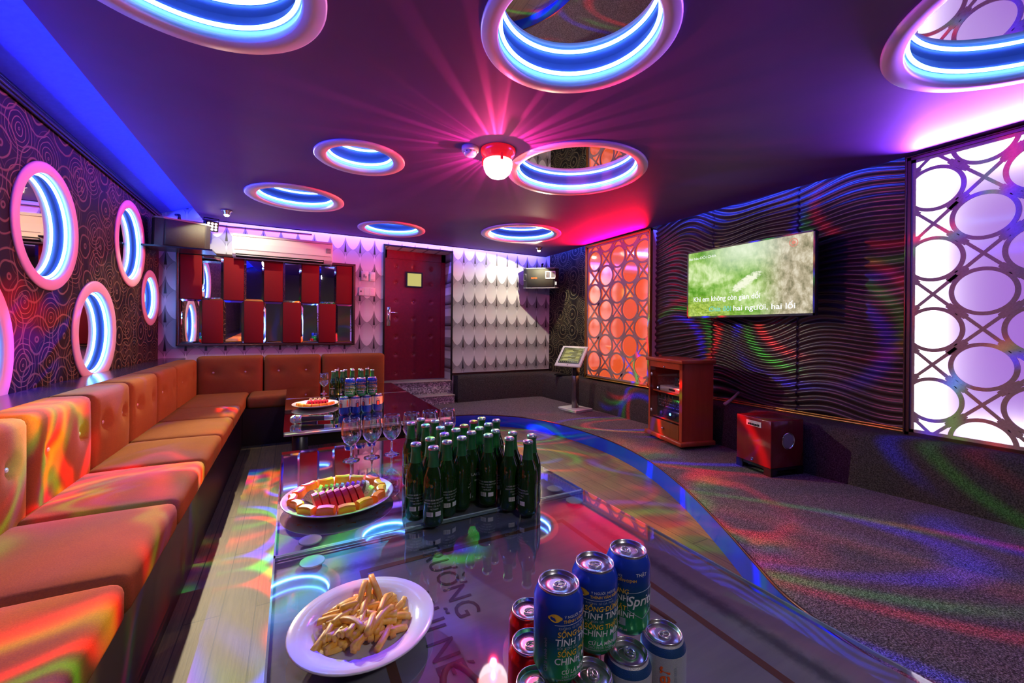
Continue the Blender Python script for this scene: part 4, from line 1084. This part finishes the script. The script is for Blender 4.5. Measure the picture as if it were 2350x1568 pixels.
# ------------------------------------------------------------------ corner speakers
def speaker(label, loc, rz, tilt, W, Hh, D, detail):
    t = thing('wall_speaker', label, 'speaker', loc, rz, 'speakers high in the corners'); t.rotation_euler = (tilt,0,rz)
    pr = [(-W/2+.03,D*.55),(-W/2,D*.1),(-W/2,-D*.30),(-W/2+.05,-D*.5),(W/2-.05,-D*.5),(W/2,-D*.30),(W/2,D*.1),(W/2-.03,D*.55)]
    m = MB(); m.prism(pr, -Hh/2+.012, Hh/2-.012); m.obj('cabinet', M_blackm, t)
    m = MB(); m.prism([(x*1.02,y*1.02) for x,y in pr], Hh/2-.014, Hh/2); m.prism([(x*1.02,y*1.02) for x,y in pr], -Hh/2, -Hh/2+.014); m.obj('end_cap', M_grey, t)
    m = MB(); m.rbox(-W/2+.06,W/2-.06,-D*.5-.012,-D*.5+.004,-Hh/2+.02,Hh/2-.02,.006,1); m.obj('grille', mat('speaker_grille', (.05,.048,.03), .55, fn=speckle((.02,.02,.015), 700, (.4,.6), .4)), t)
    if detail:
        yf = -D*.5-.0125
        m = MB()
        for x0, x1 in ((.075,.145),(.148,.215)):
            for a in ((x0,x0+.010,-.01,.095),(x1-.010,x1,-.01,.095),(x0,x1,-.01,.004),(x0,x1,.082,.095)): m.box(a[0],a[1],yf-.006,yf+.004,a[2],a[3])
        m.obj('horn_frame', M_white, t)
        m = MB(); m.box(.085,.205,yf-.001,yf+.003,.004,.082); m.obj('horn_mouth', M_black, t)
        m = MB()
        for x in (.095,.107,.119,.165,.177,.189): m.box(x,x+.005,yf-.004,yf,.004,.082)
        m.obj('horn_fin', M_grey, t)
        m = MB()
        x = -W/2+.012
        m.tube([(x-.004,-D*.33-.02,.06),(x+.034,-D*.44-.02,.06),(x+.034,-D*.44-.02,-.03),(x-.004,-D*.33-.02,-.03)], .006, 6, True); m.obj('side_port', M_silver, t)
        m = MB(); put_text(m, 'BMB', .034, basis((-.085,yf-.001,-.01),(1,0,0),(0,0,1),(0,-1,0)), 0, 0, 'C', 0, .085, True); m.obj('badge', emission('badge_orange', (1,.35,.05), .0) if False else M_org, t)
        m = MB(); m.box(W/2-.052,W/2-.018,-D*.42-.012,-D*.42+.01,-.10,-.055); m.obj('rating_plate', M_gry, t)
    m = MB(); m.tube([(0,D*.3,Hh/2),(0,D*.35,Hh/2+.06),(0,D*.75,Hh/2+.07)], .014, 8); m.obj('bracket', M_black, t)
    return t
speaker('black box speaker with silver horn in the corner beside the orange panel', (3.19,5.055,1.85), math.atan2(.60,.80)*-1-.05, .10, .50, .29, .25, True)
speaker('plain black box speaker hung in the dark corner above the round wall light', (-.93,4.93,1.965), .42, .10, .42, .27, .26, False)
m = MB(); m.box(-1.17,-.66,4.72,5.0,1.812,1.826)
o = m.obj('speaker_shelf', M_black); tag(o, 'thin black shelf under the plain corner speaker', 'shelf')
m = MB(); m.tube([(-1.05,5.306,2.19),(-.6,5.306,2.175),(.2,5.306,2.185)], .006, 6); o = m.obj('wall_cable', M_blackm); tag(o, 'black cable running along the wall top over the air conditioner', 'cable')

# ------------------------------------------------------------------ kiosk
t = thing('song_kiosk', 'slim touch screen stand with white frame beside the orange panel', 'kiosk', (3.06,4.05,ZS), 0)
d = Vector((.45,-.89,0)).normalized(); sH = Vector((.89,.45,0)).normalized(); su = (sH*.70+Vector((0,0,.714))).normalized(); nn = d.cross(su).normalized()
cen = Vector((3.015,4.079,.786))-Vector((3.06,4.05,ZS))
Bk = basis(cen, d, su, nn)
m = MB(); m.rbox(-.175,.175,-.165,.165,-.022,.0,.010,2,M=Bk); m.obj('screen_frame', M_white, t)
m = MB(); m.box(-.140,.140,-.120,.135,-.001,.002,M=Bk); m.obj('screen_border', M_black, t)
def ks_fn(tn):
    co = ocoord(tn); x, y, z = tn.sep(co); n = tn.noise(tn.vm('MULTIPLY', co, (3,3,60)), 2, 2)
    return tn.ramp(n, [(.3,(.10,.09,.045)),(.5,(.26,.23,.10)),(.7,(.42,.40,.26))])
mk = bpy.data.materials.new('kiosk_picture'); mk.use_nodes = True; tk = NT(mk.node_tree); tk.n.clear(); ek = tk.new('ShaderNodeEmission'); ok_ = tk.new('ShaderNodeOutputMaterial')
tk.l.new(ks_fn(tk), ek.inputs[0]); ek.inputs[1].default_value = .8; tk.l.new(ek.outputs[0], ok_.inputs[0])
m = MB(); m.box(-.128,.128,-.108,.122,.002,.0026,M=Bk); sk = m.obj('screen', mk, t)
m = MB()
for i in range(8):
    m.box(-.10,-.10+.09+.03*math.sin(i*2.3),.085-.022*i,.092-.022*i,.0026,.0030,M=Bk); m.box(.07,.115,.085-.022*i,.090-.022*i,.0026,.0030,M=Bk)
m.obj('menu_line', emission('menu_yellow', (.75,.66,.20), .9), sk)
m = MB()
for i in range(9): m.box(-.118+.026*i,-.100+.026*i,-.104,-.090,.0026,.0031,M=Bk)
m.obj('menu_key', M_black, sk)
m = MB(); m.lathe([(0,.002),(.008,.002),(.008,0)], 12, M=Bk @ T(0,-.143,0)); m.obj('home_button', M_grey, t)
m = MB(); m.rbox(-.045,.045,-.028,.028,.02,.60,.006,1,M=Rz(.46)); m.obj('post', mat('post_silver', (.20,.17,.18), .25, .8), t)
m = MB(); m.rbox(-.05,.05,-.034,.02,.42,.60,.006,1,M=Rz(.46)); m.obj('control_box', M_black, t)
m = MB(); m.rbox(-.14,.14,-.16,.16,.012,.032,.008,2,M=Rz(.12)); m.rbox(-.135,.135,-.155,.155,0,.012,.004,1,M=Rz(.12)); m.obj('base', M_white, t)
# papers on the kerb behind the kiosk
m = MB(); m.box(-.11,.11,-.08,.08,0,.012); o = m.obj('keyboard', M_black); o.location = (3.36,4.72,.4735); o.rotation_euler = (0,0,-.9); tag(o, 'flat black case lying on the kerb behind the kiosk', 'case')

# ------------------------------------------------------------------ equipment cabinet
cth = math.atan2(-.2,.98)      # local +y runs along the front, local +x to the back
t = thing('equipment_cabinet', 'cherry wood cabinet with glass door holding karaoke amplifiers', 'cabinet', (2.832,2.312,ZS), -.235)
W_, D_, Hc = .475, .305, .735
m = MB(); m.box(.006,D_,.0,.022,.05,Hc-.03); m.box(.006,D_,W_-.022,W_,.05,Hc-.03); m.box(.006,D_,.022,W_-.022,.05,.075); m.box(.006,D_,.022,W_-.022,Hc-.06,Hc-.03); m.box(D_-.012,D_,.02,W_-.02,.05,Hc-.03)
m.box(.0,.02,0,W_,Hc-.085,Hc-.03); m.box(.0,.02,0,.034,.05,Hc-.03); m.box(.0,.02,W_-.022,W_,.05,Hc-.03)
m.obj('carcass', M_cab, t)
m = MB(); m.rbox(-.022,D_+.012,-.022,W_+.022,Hc-.03,Hc,.006,2); m.obj('top', M_cab, t)
m = MB(); m.rbox(-.028,D_+.01,-.026,W_+.026,.024,.062,.006,1); m.obj('plinth', M_cab, t)
m = MB(); m.box(-.004,.012,.036,W_-.026,.068,.185); dw = m.obj('drawer', mat('drawer_veneer', rough=.35, fn=ply_fn((.17,.05,.012),(.30,.10,.02))), t)
m = MB(); m.lathe([(0,.020),(.009,.018),(.011,.012),(.006,.006),(.006,0)], 14, M=T(-.004,W_*.5,.125) @ Ry(-PI/2)); m.obj('knob', M_chrome, dw)
m = MB(); m.box(.03,D_-.02,.024,W_-.024,.425,.437); m.box(.03,D_-.02,.024,W_-.024,.19,.20); m.obj('shelf', M_cab, t)
m = MB(); m.add([(.002,.036,.192),(.002,W_-.024,.192),(.002,W_-.024,Hc-.088),(.002,.036,Hc-.088)], [(0,1,2,3)]); gd = m.obj('glass_door', thin_glass('door_glass', (.93,.93,.93), 1.5), t)
m = MB(); m.lathe([(0,.012),(.007,.010),(.008,0)], 12, M=T(.001,W_*.5,Hc-.075) @ Ry(-PI/2)); m.obj('door_knob', M_chrome, gd)
for hz in (.25,.58):
    m = MB(); m.lathe([(0,.004),(.014,.003),(.015,0)], 14, M=T(.0,W_-.045,hz) @ Ry(-PI/2)); m.obj('hinge', M_silver, gd)
for y in (.03,W_-.03):
    for x in (.02,D_-.03):
        m = MB(); m.lathe([(0,0),(.012,.003),(.014,.012),(.012,.024),(0,.024)], 14, M=T(x,y,0)); m.obj('castor', M_black, t)
CM = Matrix.LocRotScale(Vector((2.832,2.312,ZS)), Matrix.Rotation(-.235,3,'Z').to_quaternion(), None)
def in_cab(name, label, cat, y0, y1, z0, Hh, bodym, D=.20, x0=.045):
    o = thing(name, label, cat); o.matrix_world = CM @ T(x0,(y0+y1)/2,z0)
    w = (y1-y0)/2; m = MB(); m.rbox(0,D,-w,w,0,Hh,.003,1); m.obj('case', bodym, o); return o, w
o, w = in_cab('video_player', 'silver disc player on the upper cabinet shelf', 'player', .045,.365,.4375,.048,mat('player_silver', (.62,.62,.58), .3, .5))
m = MB(); m.box(-.002,.001,-.055,.03,.014,.032); m.obj('display', M_black, o)
m = MB(); m.box(-.003,.001,-w+.018,-w+.034,.012,.030); m.box(-.003,.001,-w+.040,-w+.056,.012,.030); m.obj('button', M_figo, o)
m = MB(); put_text(m, 'DIGITAL KARAOKE', .010, basis((-.0006,-.066,.018),(0,-1,0),(0,0,1),(-1,0,0)), 0,0,'L',0,.05); m.obj('lettering', M_gry, o)
o, w = in_cab('audio_box', 'small dark box with a red light at the back of the top cabinet shelf', 'audio box', .06,.26,.487,.075,M_black,.12,.12)
m = MB(); m.lathe([(0,.003),(.006,.002),(.006,0)], 10, M=T(0,.03,.03) @ Ry(-PI/2)); m.obj('red_light', emission('led_red', (1,.03,.01), 14), o)
m = MB()
for i in range(6): m.box(-.002,.001,-.05+.018*i,-.042+.018*i,.055,.064)
m.obj('socket', M_gry, o)
o, w = in_cab('adapter', 'small blue lit adapter beside the disc player', 'adapter', .385,.425,.4375,.035,M_blackm,.06,.05)
m = MB(); m.lathe([(0,.003),(.005,.002),(.005,0)], 10, M=T(0,.0,.02) @ Ry(-PI/2)); m.obj('blue_light', emission('led_violet', (.35,.3,1), 14), o)
o, w = in_cab('mixer_amplifier', 'black karaoke mixer amplifier with rows of small knobs', 'amplifier', .045,.405,.285,.10,M_black)
m = MB()
for r in range(3):
    for c in range(15):
        if (r*15+c) % 7 != 3: m.lathe([(0,.008),(.0038,.007),(.0045,0)], 8, M=T(0,-.145+.0205*c,.022+.027*r) @ Ry(-PI/2))
m.obj('knob', M_grey, o)
m = MB(); m.lathe([(0,.004),(.006,.003),(.006,0)], 10, M=T(0,-.155,.07) @ Ry(-PI/2)); m.obj('green_light', emission('led_green', (.15,1,.12), 5), o)
m = MB(); m.lathe([(0,.004),(.005,.003),(.005,0)], 10, M=T(0,-.16,.045) @ Ry(-PI/2)); m.obj('red_light', emission('led_red2', (1,.05,.02), 5), o)
o, w = in_cab('power_amplifier', 'black power amplifier with a blue light on the cabinet floor', 'amplifier', .045,.405,.2005,.082,M_black)
m = MB(); m.lathe([(0,.004),(.009,.003),(.010,0)], 12, M=T(0,-.01,.045) @ Ry(-PI/2)); m.obj('blue_light', emission('led_blue', (.04,.35,1), 26), o)
m = MB()
for s_ in (-1,1): m.lathe([(0,.012),(.018,.010),(.020,0)], 18, M=T(0,.09*s_+.02,.04) @ Ry(-PI/2))
m.obj('volume_knob', M_blackm, o)
m = MB()
for k in range(5):
    m.tube([(.001+.002*k,.06+.07*k+.02*math.sin(k),.39-.01*k),(.001+.001*k,.10+.06*k,.345-.012*k),(.002,.13+.055*k,.318),(.004,.16+.05*k,.40)], .003, 6)
o = m.obj('cable_bundle', M_blackm); o.matrix_world = CM @ T(.018,-.005,.013); tag(o, 'tangle of thin black cables hanging over the mixer amplifier', 'cables')

# ------------------------------------------------------------------ subwoofer
t = thing('subwoofer', 'glossy wine red subwoofer on a black stand beside the kerb', 'subwoofer', (2.835,1.600,ZS), -.20)
W_, D_ = .285, .290
m = MB(); m.rbox(0,D_,0,W_,.055,.375,.006,2); m.obj('cabinet', M_sub, t)
for x0,x1,y0,y1 in ((0,.055,0,.055),(0,.055,W_-.055,W_),(D_-.055,D_,0,.055),(D_-.055,D_,W_-.055,W_)):
    m = MB(); m.box(x0,x1,y0,y1,0,.055); m.obj('foot', M_black, t)
m = MB(); m.box(0.004,D_-.004,.004,W_-.004,.038,.0555); m.box(.006,.024,.03,W_-.03,0,.008); m.box(.03,D_-.03,.006,.024,.0,.008); m.obj('stand_frame', M_black, t)
m = MB(); m.box(-.004,.002,.075,.195,.315,.352); lp = m.obj('control_plate', mat('plate_silver', (.66,.70,.80), .3, .3), t)
m = MB(); m.box(-.0046,-.003,.088,.182,.319,.334); m.obj('recess', M_black, lp)
m = MB()
for k in range(4):
    y = .168-.020*k; m.tube([(-.0052,y+.004,.332),(-.0052,y-.006,.3265),(-.0052,y+.004,.321)], .0017, 5)
m.obj('arrow_mark', M_silver, lp)
m = MB(); put_text(m, 'SUBWOOFER', .009, basis((-.0045,.175,.339),(0,-1,0),(0,0,1),(-1,0,0)), 0,0,'L',0,.08); m.obj('lettering', M_gry, lp)
m = MB(); m.tube([(-.001,.148+.010*math.cos(a),.083+.010*math.sin(a)) for a in [2*PI*i/20 for i in range(20)]], .002, 5, True); m.box(-.002,.001,.145,.151,.075,.091); m.box(-.002,.001,.140,.156,.081,.085); m.obj('logo', M_chrome, t)
PM = T(D_*.52,0,.235) @ Rx(PI/2)
m = MB(); m.lathe([(.058,.002),(.055,.006),(.050,.004),(.046,-.004)], 36, M=PM); m.obj('port_ring', M_chrome, t)
m = MB(); m.lathe([(0,.005),(.02,.004),(.048,.0005)], 36, M=PM); m.obj('cone', mat('cone_grey', (.45,.43,.46), .4, .3), t)
m = MB(); m.tube([(3.22,2.20,.488),(3.30,2.20,.515),(3.415,2.20,.575)], [.015,.013,.011], 8); o = m.obj('handheld_stand', mat('stand_pale', (.45,.36,.34), .4)); tag(o, 'pale slender rod leaning on the kerb between cabinet and subwoofer', 'rod')

# ------------------------------------------------------------------ ceiling fittings
t = thing('ceiling_lamp', 'glowing red and white dome lamp on the ceiling', 'ceiling lamp', (1.113,2.277,ZC), 0)
RB = mat('red_lamp_base', (.75,.02,.03), .25, spec=.6, coat=.4, emit=(1,.01,.02), es=.55)
m = MB(); m.lathe([(0,.012),(.105,.012),(.108,-.012),(.100,-.035),(.085,-.05),(.084,-.072),(0,-.072)], 40); m.obj('base', RB, t)
m = MB(); m.lathe([(.088,-.070),(.090,-.085),(.086,-.115),(.074,-.142),(.052,-.163),(.025,-.174),(0,-.177)], 40); m.obj('dome', glow_dome(), t)
for a in (.6,2.6,4.5):
    m = MB(); m.box(.080,.098,-.008,.008,-.092,-.05,M=Rz(a)); m.obj('clip', RB, t)
t = thing('smoke_detector', 'small white smoke detector beside the red dome lamp', 'smoke detector', (.947,2.322,ZC), 0)
m = MB(); m.lathe([(0,0),(.052,0),(.052,-.022),(.049,-.028),(0,-.028)], 32); m.obj('base', M_white, t)
m = MB(); m.lathe([(.040,-.027),(.040,-.040),(.030,-.054),(.014,-.058),(0,-.058)], 32); m.obj('chamber', M_white, t)
m = MB()
for k in range(10): m.box(.0385,.0412,-.005,.005,-.038,-.031,M=Rz(k*PI/5))
m.obj('vent_slot', M_grey, t)
def spot_fixture(label, x, y):
    t = thing('spotlight', label, 'spotlight', (x,y,ZC), 0, 'small bright spotlights over the end wall')
    m = MB(); m.lathe([(0,0),(.045,0),(.046,-.008),(.030,-.014),(.028,-.040),(.024,-.042),(.022,-.030)], 28); m.obj('holder', M_chrome, t)
    m = MB(); m.lathe([(.021,-.034),(.021,-.045),(.013,-.054),(0,-.057)], 24); m.obj('bulb', emission('warm_bulb', (1,.88,.60), 40), t)
spot_fixture('small bright ceiling spotlight in front of the air conditioner', -.551, 4.726)
spot_fixture('small bright ceiling spotlight above the corner speaker', 2.922, 4.697)
t = thing('disco_projector', 'small black effect light with a glowing cluster of leds beside the plain speaker', 'effect light', (-.707,5.02,2.10), 0)
t.rotation_euler = (.25,0,.35)
m = MB(); m.rbox(-.055,.055,-.02,.09,-.05,.05,.008,2); m.obj('body', M_black, t)
m = MB(); m.tube([(-.058,.03,0),(-.062,.03,.075),(.062,.03,.075),(.058,.03,0)], .006, 6); m.obj('bracket', M_black, t)
for i in range(3):
    for j in range(3):
        m = MB(); m.lathe([(0,.008),(.009,.005),(.011,0)], 12, M=T(-.030+.030*i,-.02,-.028+.028*j) @ Rx(PI/2)); m.obj('led', emission('led_%d%d' % (i,j), [(1,.5,.5),(1,.9,.9),(.9,.7,1)][(i+j)%3], 14), t)

# ------------------------------------------------------------------ lights
def aim(o, d):
    o.rotation_euler = Vector(d).to_track_quat('-Z','Y').to_euler()
def area(name, loc, d, sx, sy, col, P, spread=180):
    l = bpy.data.lights.new(name, 'AREA'); l.shape = 'RECTANGLE'; l.size = sx; l.size_y = sy; l.color = col; l.energy = P; l.spread = math.radians(spread)
    o = bpy.data.objects.new(name, l); C.objects.link(o); o.location = loc; aim(o, d); return o
def area_xy(name, loc, xdir, zdir, sx, sy, col, P, spread=180):
    """rectangle lying along xdir, shining along zdir"""
    o = area(name, loc, zdir, sx, sy, col, P, spread); x = Vector(xdir).normalized(); z = -Vector(zdir).normalized(); y = z.cross(x)
    o.matrix_world = basis(loc, x, y, z); return o
def point(name, loc, col, P, r=.03):
    l = bpy.data.lights.new(name, 'POINT'); l.color = col; l.energy = P; l.shadow_soft_size = r
    o = bpy.data.objects.new(name, l); C.objects.link(o); o.location = loc; return o
def spot(name, loc, d, col, P, ang, blend, r=.02):
    l = bpy.data.lights.new(name, 'SPOT'); l.color = col; l.energy = P; l.spot_size = math.radians(ang); l.spot_blend = blend; l.shadow_soft_size = r
    o = bpy.data.objects.new(name, l); C.objects.link(o); o.location = loc; aim(o, d); return o
BLUE = (.03,.06,1.0)
area_xy('cove_strip_light', (SX0-.03,1.8,2.245), (0,1,0), (-.9,0,.45), 7.0, .03, BLUE, 12)
area_xy('moulding_strip_light', (XL+.034,1.8,2.172), (0,1,0), (1,0,.40), 7.0, .006, (.02,.03,1.0), 70, 70)
area_xy('cove_strip_light', ((SX0+SX1)/2,5.215,2.30), (1,0,0), (0,.5,-.85), 4.1, .02, (.16,.12,1.0), 44)
area_xy('cove_strip_light', (3.36,2.135,2.29), (0,1,0), (.8,0,-.6), 2.0, .02, BLUE, 16)
area_xy('cove_strip_light', (3.36,4.8,2.29), (0,1,0), (.8,0,-.6), .9, .02, BLUE, 5)
area_xy('red_strip_light', (3.352,3.72,2.15), (0,1,0), (-1,0,.30), 1.0, .010, (1,.0,.03), 110, 110)
area_xy('added_violet_strip', (3.352,.55,2.15), (0,1,0), (-1,0,.30), 1.0, .010, (.36,.09,1), 42, 90)  # added strip, carries the violet panel's glow further over the ceiling
# tubes in the light boxes
area_xy('panel_tube', (3.47,1.03,1.33), (0,0,1), (-1,0,0), 1.6, .03, (1,.97,.93), 4.5)
area_xy('panel_tube', (3.47,.55,2.12), (0,1,0), (-1,0,0), 1.0, .03, (1,.97,.93), 3)
area_xy('panel_tube', (3.47,.50,.56), (0,1,0), (-1,0,0), .7, .03, (1,.9,.95), 1)
area_xy('panel_tube', (3.47,3.70,1.33), (0,0,1), (-1,0,0), 1.2, .14, (1,.25,.60), 4)
area_xy('panel_tube', (3.47,3.23,1.33), (0,0,1), (-1,0,0), 1.5, .03, (1,.20,.02), 2)
area_xy('panel_tube', (3.47,4.18,1.1), (0,0,1), (-1,0,0), 1.2, .03, (1,.55,.20), 2.5)
area_xy('panel_tube', (3.47,3.8,.60), (0,1,0), (-1,0,0), .7, .03, (1,.35,.05), 1.2)
WARM = (1,.90,.62)
spot('ceiling_and_fill_spot', (-.551,4.726,2.135), (.05,.25,-1), WARM, 20, 150, .10, .01)
spot('ceiling_and_fill_spot', (2.922,4.697,2.135), (-.35,.3,-1), WARM, 46, 140, .08, .01)
spot('ceiling_and_fill_spot', (-.551,4.71,2.135), (1.1,-3.2,-1.85), (1,.84,.54), 400, 66, .6, .015)
spot('ceiling_and_fill_spot', (2.91,4.68,2.135), (-3.5,-2.5,-1.7), (1,.80,.52), 85, 84, .7, .015)
spot('ceiling_and_fill_spot', (.55,-1.0,2.15), (-.05,1.75,-1.45), (1,.90,.92), 42, 85, .8, .08)  # added fill lamp behind the camera, brightens the fronts of the table things
spot('ceiling_and_fill_spot', (-.53,4.70,2.135), (3.5,-2.3,-1.55), (1,.80,.52), 170, 56, .7, .015)
point('lamp_light', (1.113,2.277,2.0), (1,.02,.06), 7, .02)

def gobo(l, kind, scale, strength, rot=0.0, tint=(1,1,1)):
    l.use_nodes = True; t = NT(l.node_tree); t.n.clear()
    co = t.new('ShaderNodeTexCoord').outputs['Normal']; x, y, z = t.sep(co)
    zz = t.m('MAXIMUM', t.m('ABSOLUTE', z), .05)
    uv = t.vm('SCALE', t.comb(t.m('DIVIDE', x, zz), t.m('DIVIDE', y, zz), rot), scale)
    wob = t.vm('SCALE', t.vm('SUBTRACT', t.noise(uv, .8, 1, col=True), (.5,.5,.5)), .55 if kind == 'waves' else .25)
    uv = t.vm('ADD', uv, wob)
    ch = []
    for k in range(3):
        q = .09 if kind == 'waves' else .10
        u2 = t.vm('ADD', uv, (.5*q*(k-1),q*(k-1),0.))
        if kind == 'rings':
            vo = t.new('ShaderNodeTexVoronoi', voronoi_dimensions='2D'); vo.inputs['Scale'].default_value = 1.0; vo.inputs['Randomness'].default_value = .45; t.put(vo.inputs['Vector'], u2)
            d = t.m('ABSOLUTE', t.m('SUBTRACT', vo.outputs['Distance'], .38))
            r = t.m('POWER', t.smooth(d, .05, .0), 1.3)
            n = t.noise(t.vm('ADD', u2, (5.3*k,2.1*k,0.)), 1.6, 1)
            ch.append(t.m('MULTIPLY', r, t.smooth(n, .36, .58)))
        else:
            n = t.noise(t.vm('MULTIPLY', u2, (1,1,1)), 1.25, 2, .45, 1.1)
            r = t.m('POWER', t.smooth(t.m('ABSOLUTE', t.m('SUBTRACT', n, .5)), .085, 0), 1.8)
            n2 = t.noise(t.vm('ADD', u2, (7.1*k,3.3,0.)), .9, 1)
            ch.append(t.m('MULTIPLY', r, t.smooth(n2, .40, .62)))
    cc = t.new('ShaderNodeCombineColor')
    for k in range(3): t.put(cc.inputs[k], t.m('MULTIPLY', ch[k], tint[k]))
    e = t.new('ShaderNodeEmission'); t.l.new(cc.outputs[0], e.inputs[0]); e.inputs[1].default_value = strength
    o = t.new('ShaderNodeOutputLight'); t.l.new(e.outputs[0], o.inputs[0])
# effect lights: the projector by the speaker throws wavy streaks over the sofa and rings over the stage
o = spot('effect_beam', (-.69,4.94,2.07), (.75,-3.4,-2.2), (1,1,1), 1300, 56, .3, .006); gobo(o.data, 'waves', 3.4, 1.0, 1.7, (1,.28,.75))
o = spot('effect_beam', (-.66,4.93,2.08), (3.0,-3.4,-2.3), (1,1,1), 3800, 62, .3, .006); gobo(o.data, 'rings', 4.6, 1.0, 0, (.8,.36,1.3))
o = spot('effect_beam', (1.113,2.277,2.01), (0,0,-1), (1,1,1), 800, 86, .3, .006); gobo(o.data, 'waves', 1.6, 1.0, 4.2, (1,.20,.30))
o = spot('effect_beam', (1.10,2.27,2.0), (-1.6,-.75,-1.65), (1,1,1), 1500, 56, .35, .006); gobo(o.data, 'waves', 3.0, 1.0, 2.9, (1,.40,.45))
# dome lamp rays over the ceiling
def rays(l, strength):
    l.use_nodes = True; t = NT(l.node_tree); t.n.clear()
    x, y, z = t.sep(t.new('ShaderNodeTexCoord').outputs['Normal'])
    a = t.m('ARCTAN2', y, x)
    n = t.noise(t.comb(t.m('MULTIPLY', t.m('COSINE', a), 1.0), t.m('SINE', a), 0.), 9, 2)
    f = t.smooth(n, .46, .62)
    c = t.mix(f, (.28,.01,.06), (1,.04,.20))
    e = t.new('ShaderNodeEmission'); t.l.new(c, e.inputs[0]); e.inputs[1].default_value = strength
    o = t.new('ShaderNodeOutputLight'); t.l.new(e.outputs[0], o.inputs[0])
o = point('lamp_rays', (1.113,2.277,2.085), (1,1,1), 95, .004); rays(o.data, 1.0)

# ------------------------------------------------------------------ world, camera, view
w = bpy.data.worlds.new('World'); sc.world = w; w.use_nodes = True
w.node_tree.nodes['Background'].inputs[0].default_value = (.01,.01,.015,1)
cam = bpy.data.cameras.new('Camera'); co = bpy.data.objects.new('Camera', cam); C.objects.link(co); sc.camera = co
f_px, cyy = 943.0, 756.74
cam.sensor_fit = 'HORIZONTAL'; cam.sensor_width = 36; cam.lens = f_px/2350*36; cam.shift_y = -(784-cyy)/2350; cam.clip_start = .02
ya, ro = math.radians(28.226), math.radians(.535)
rt = Vector((math.cos(ya),-math.sin(ya),0)); fw_ = Vector((math.sin(ya),math.cos(ya),0)); up = Vector((0,0,1))
r3 = rt*math.cos(ro)+up*math.sin(ro); u3 = up*math.cos(ro)-rt*math.sin(ro)
co.matrix_world = basis((0,0,1.1), r3, u3, -fw_)
vs = sc.view_settings; sc.display_settings.display_device = 'sRGB'
vs.view_transform = 'Standard'; vs.look = 'None'; vs.gamma = 1; vs.use_curve_mapping = False; vs.exposure = 0
sc.cycles.max_bounces = 8; sc.cycles.adaptive_threshold = .02; sc.cycles.transparent_max_bounces = 24; sc.cycles.caustics_reflective = False; sc.cycles.caustics_refractive = False
sc.cycles.sample_clamp_indirect = 4; sc.cycles.use_denoising = True
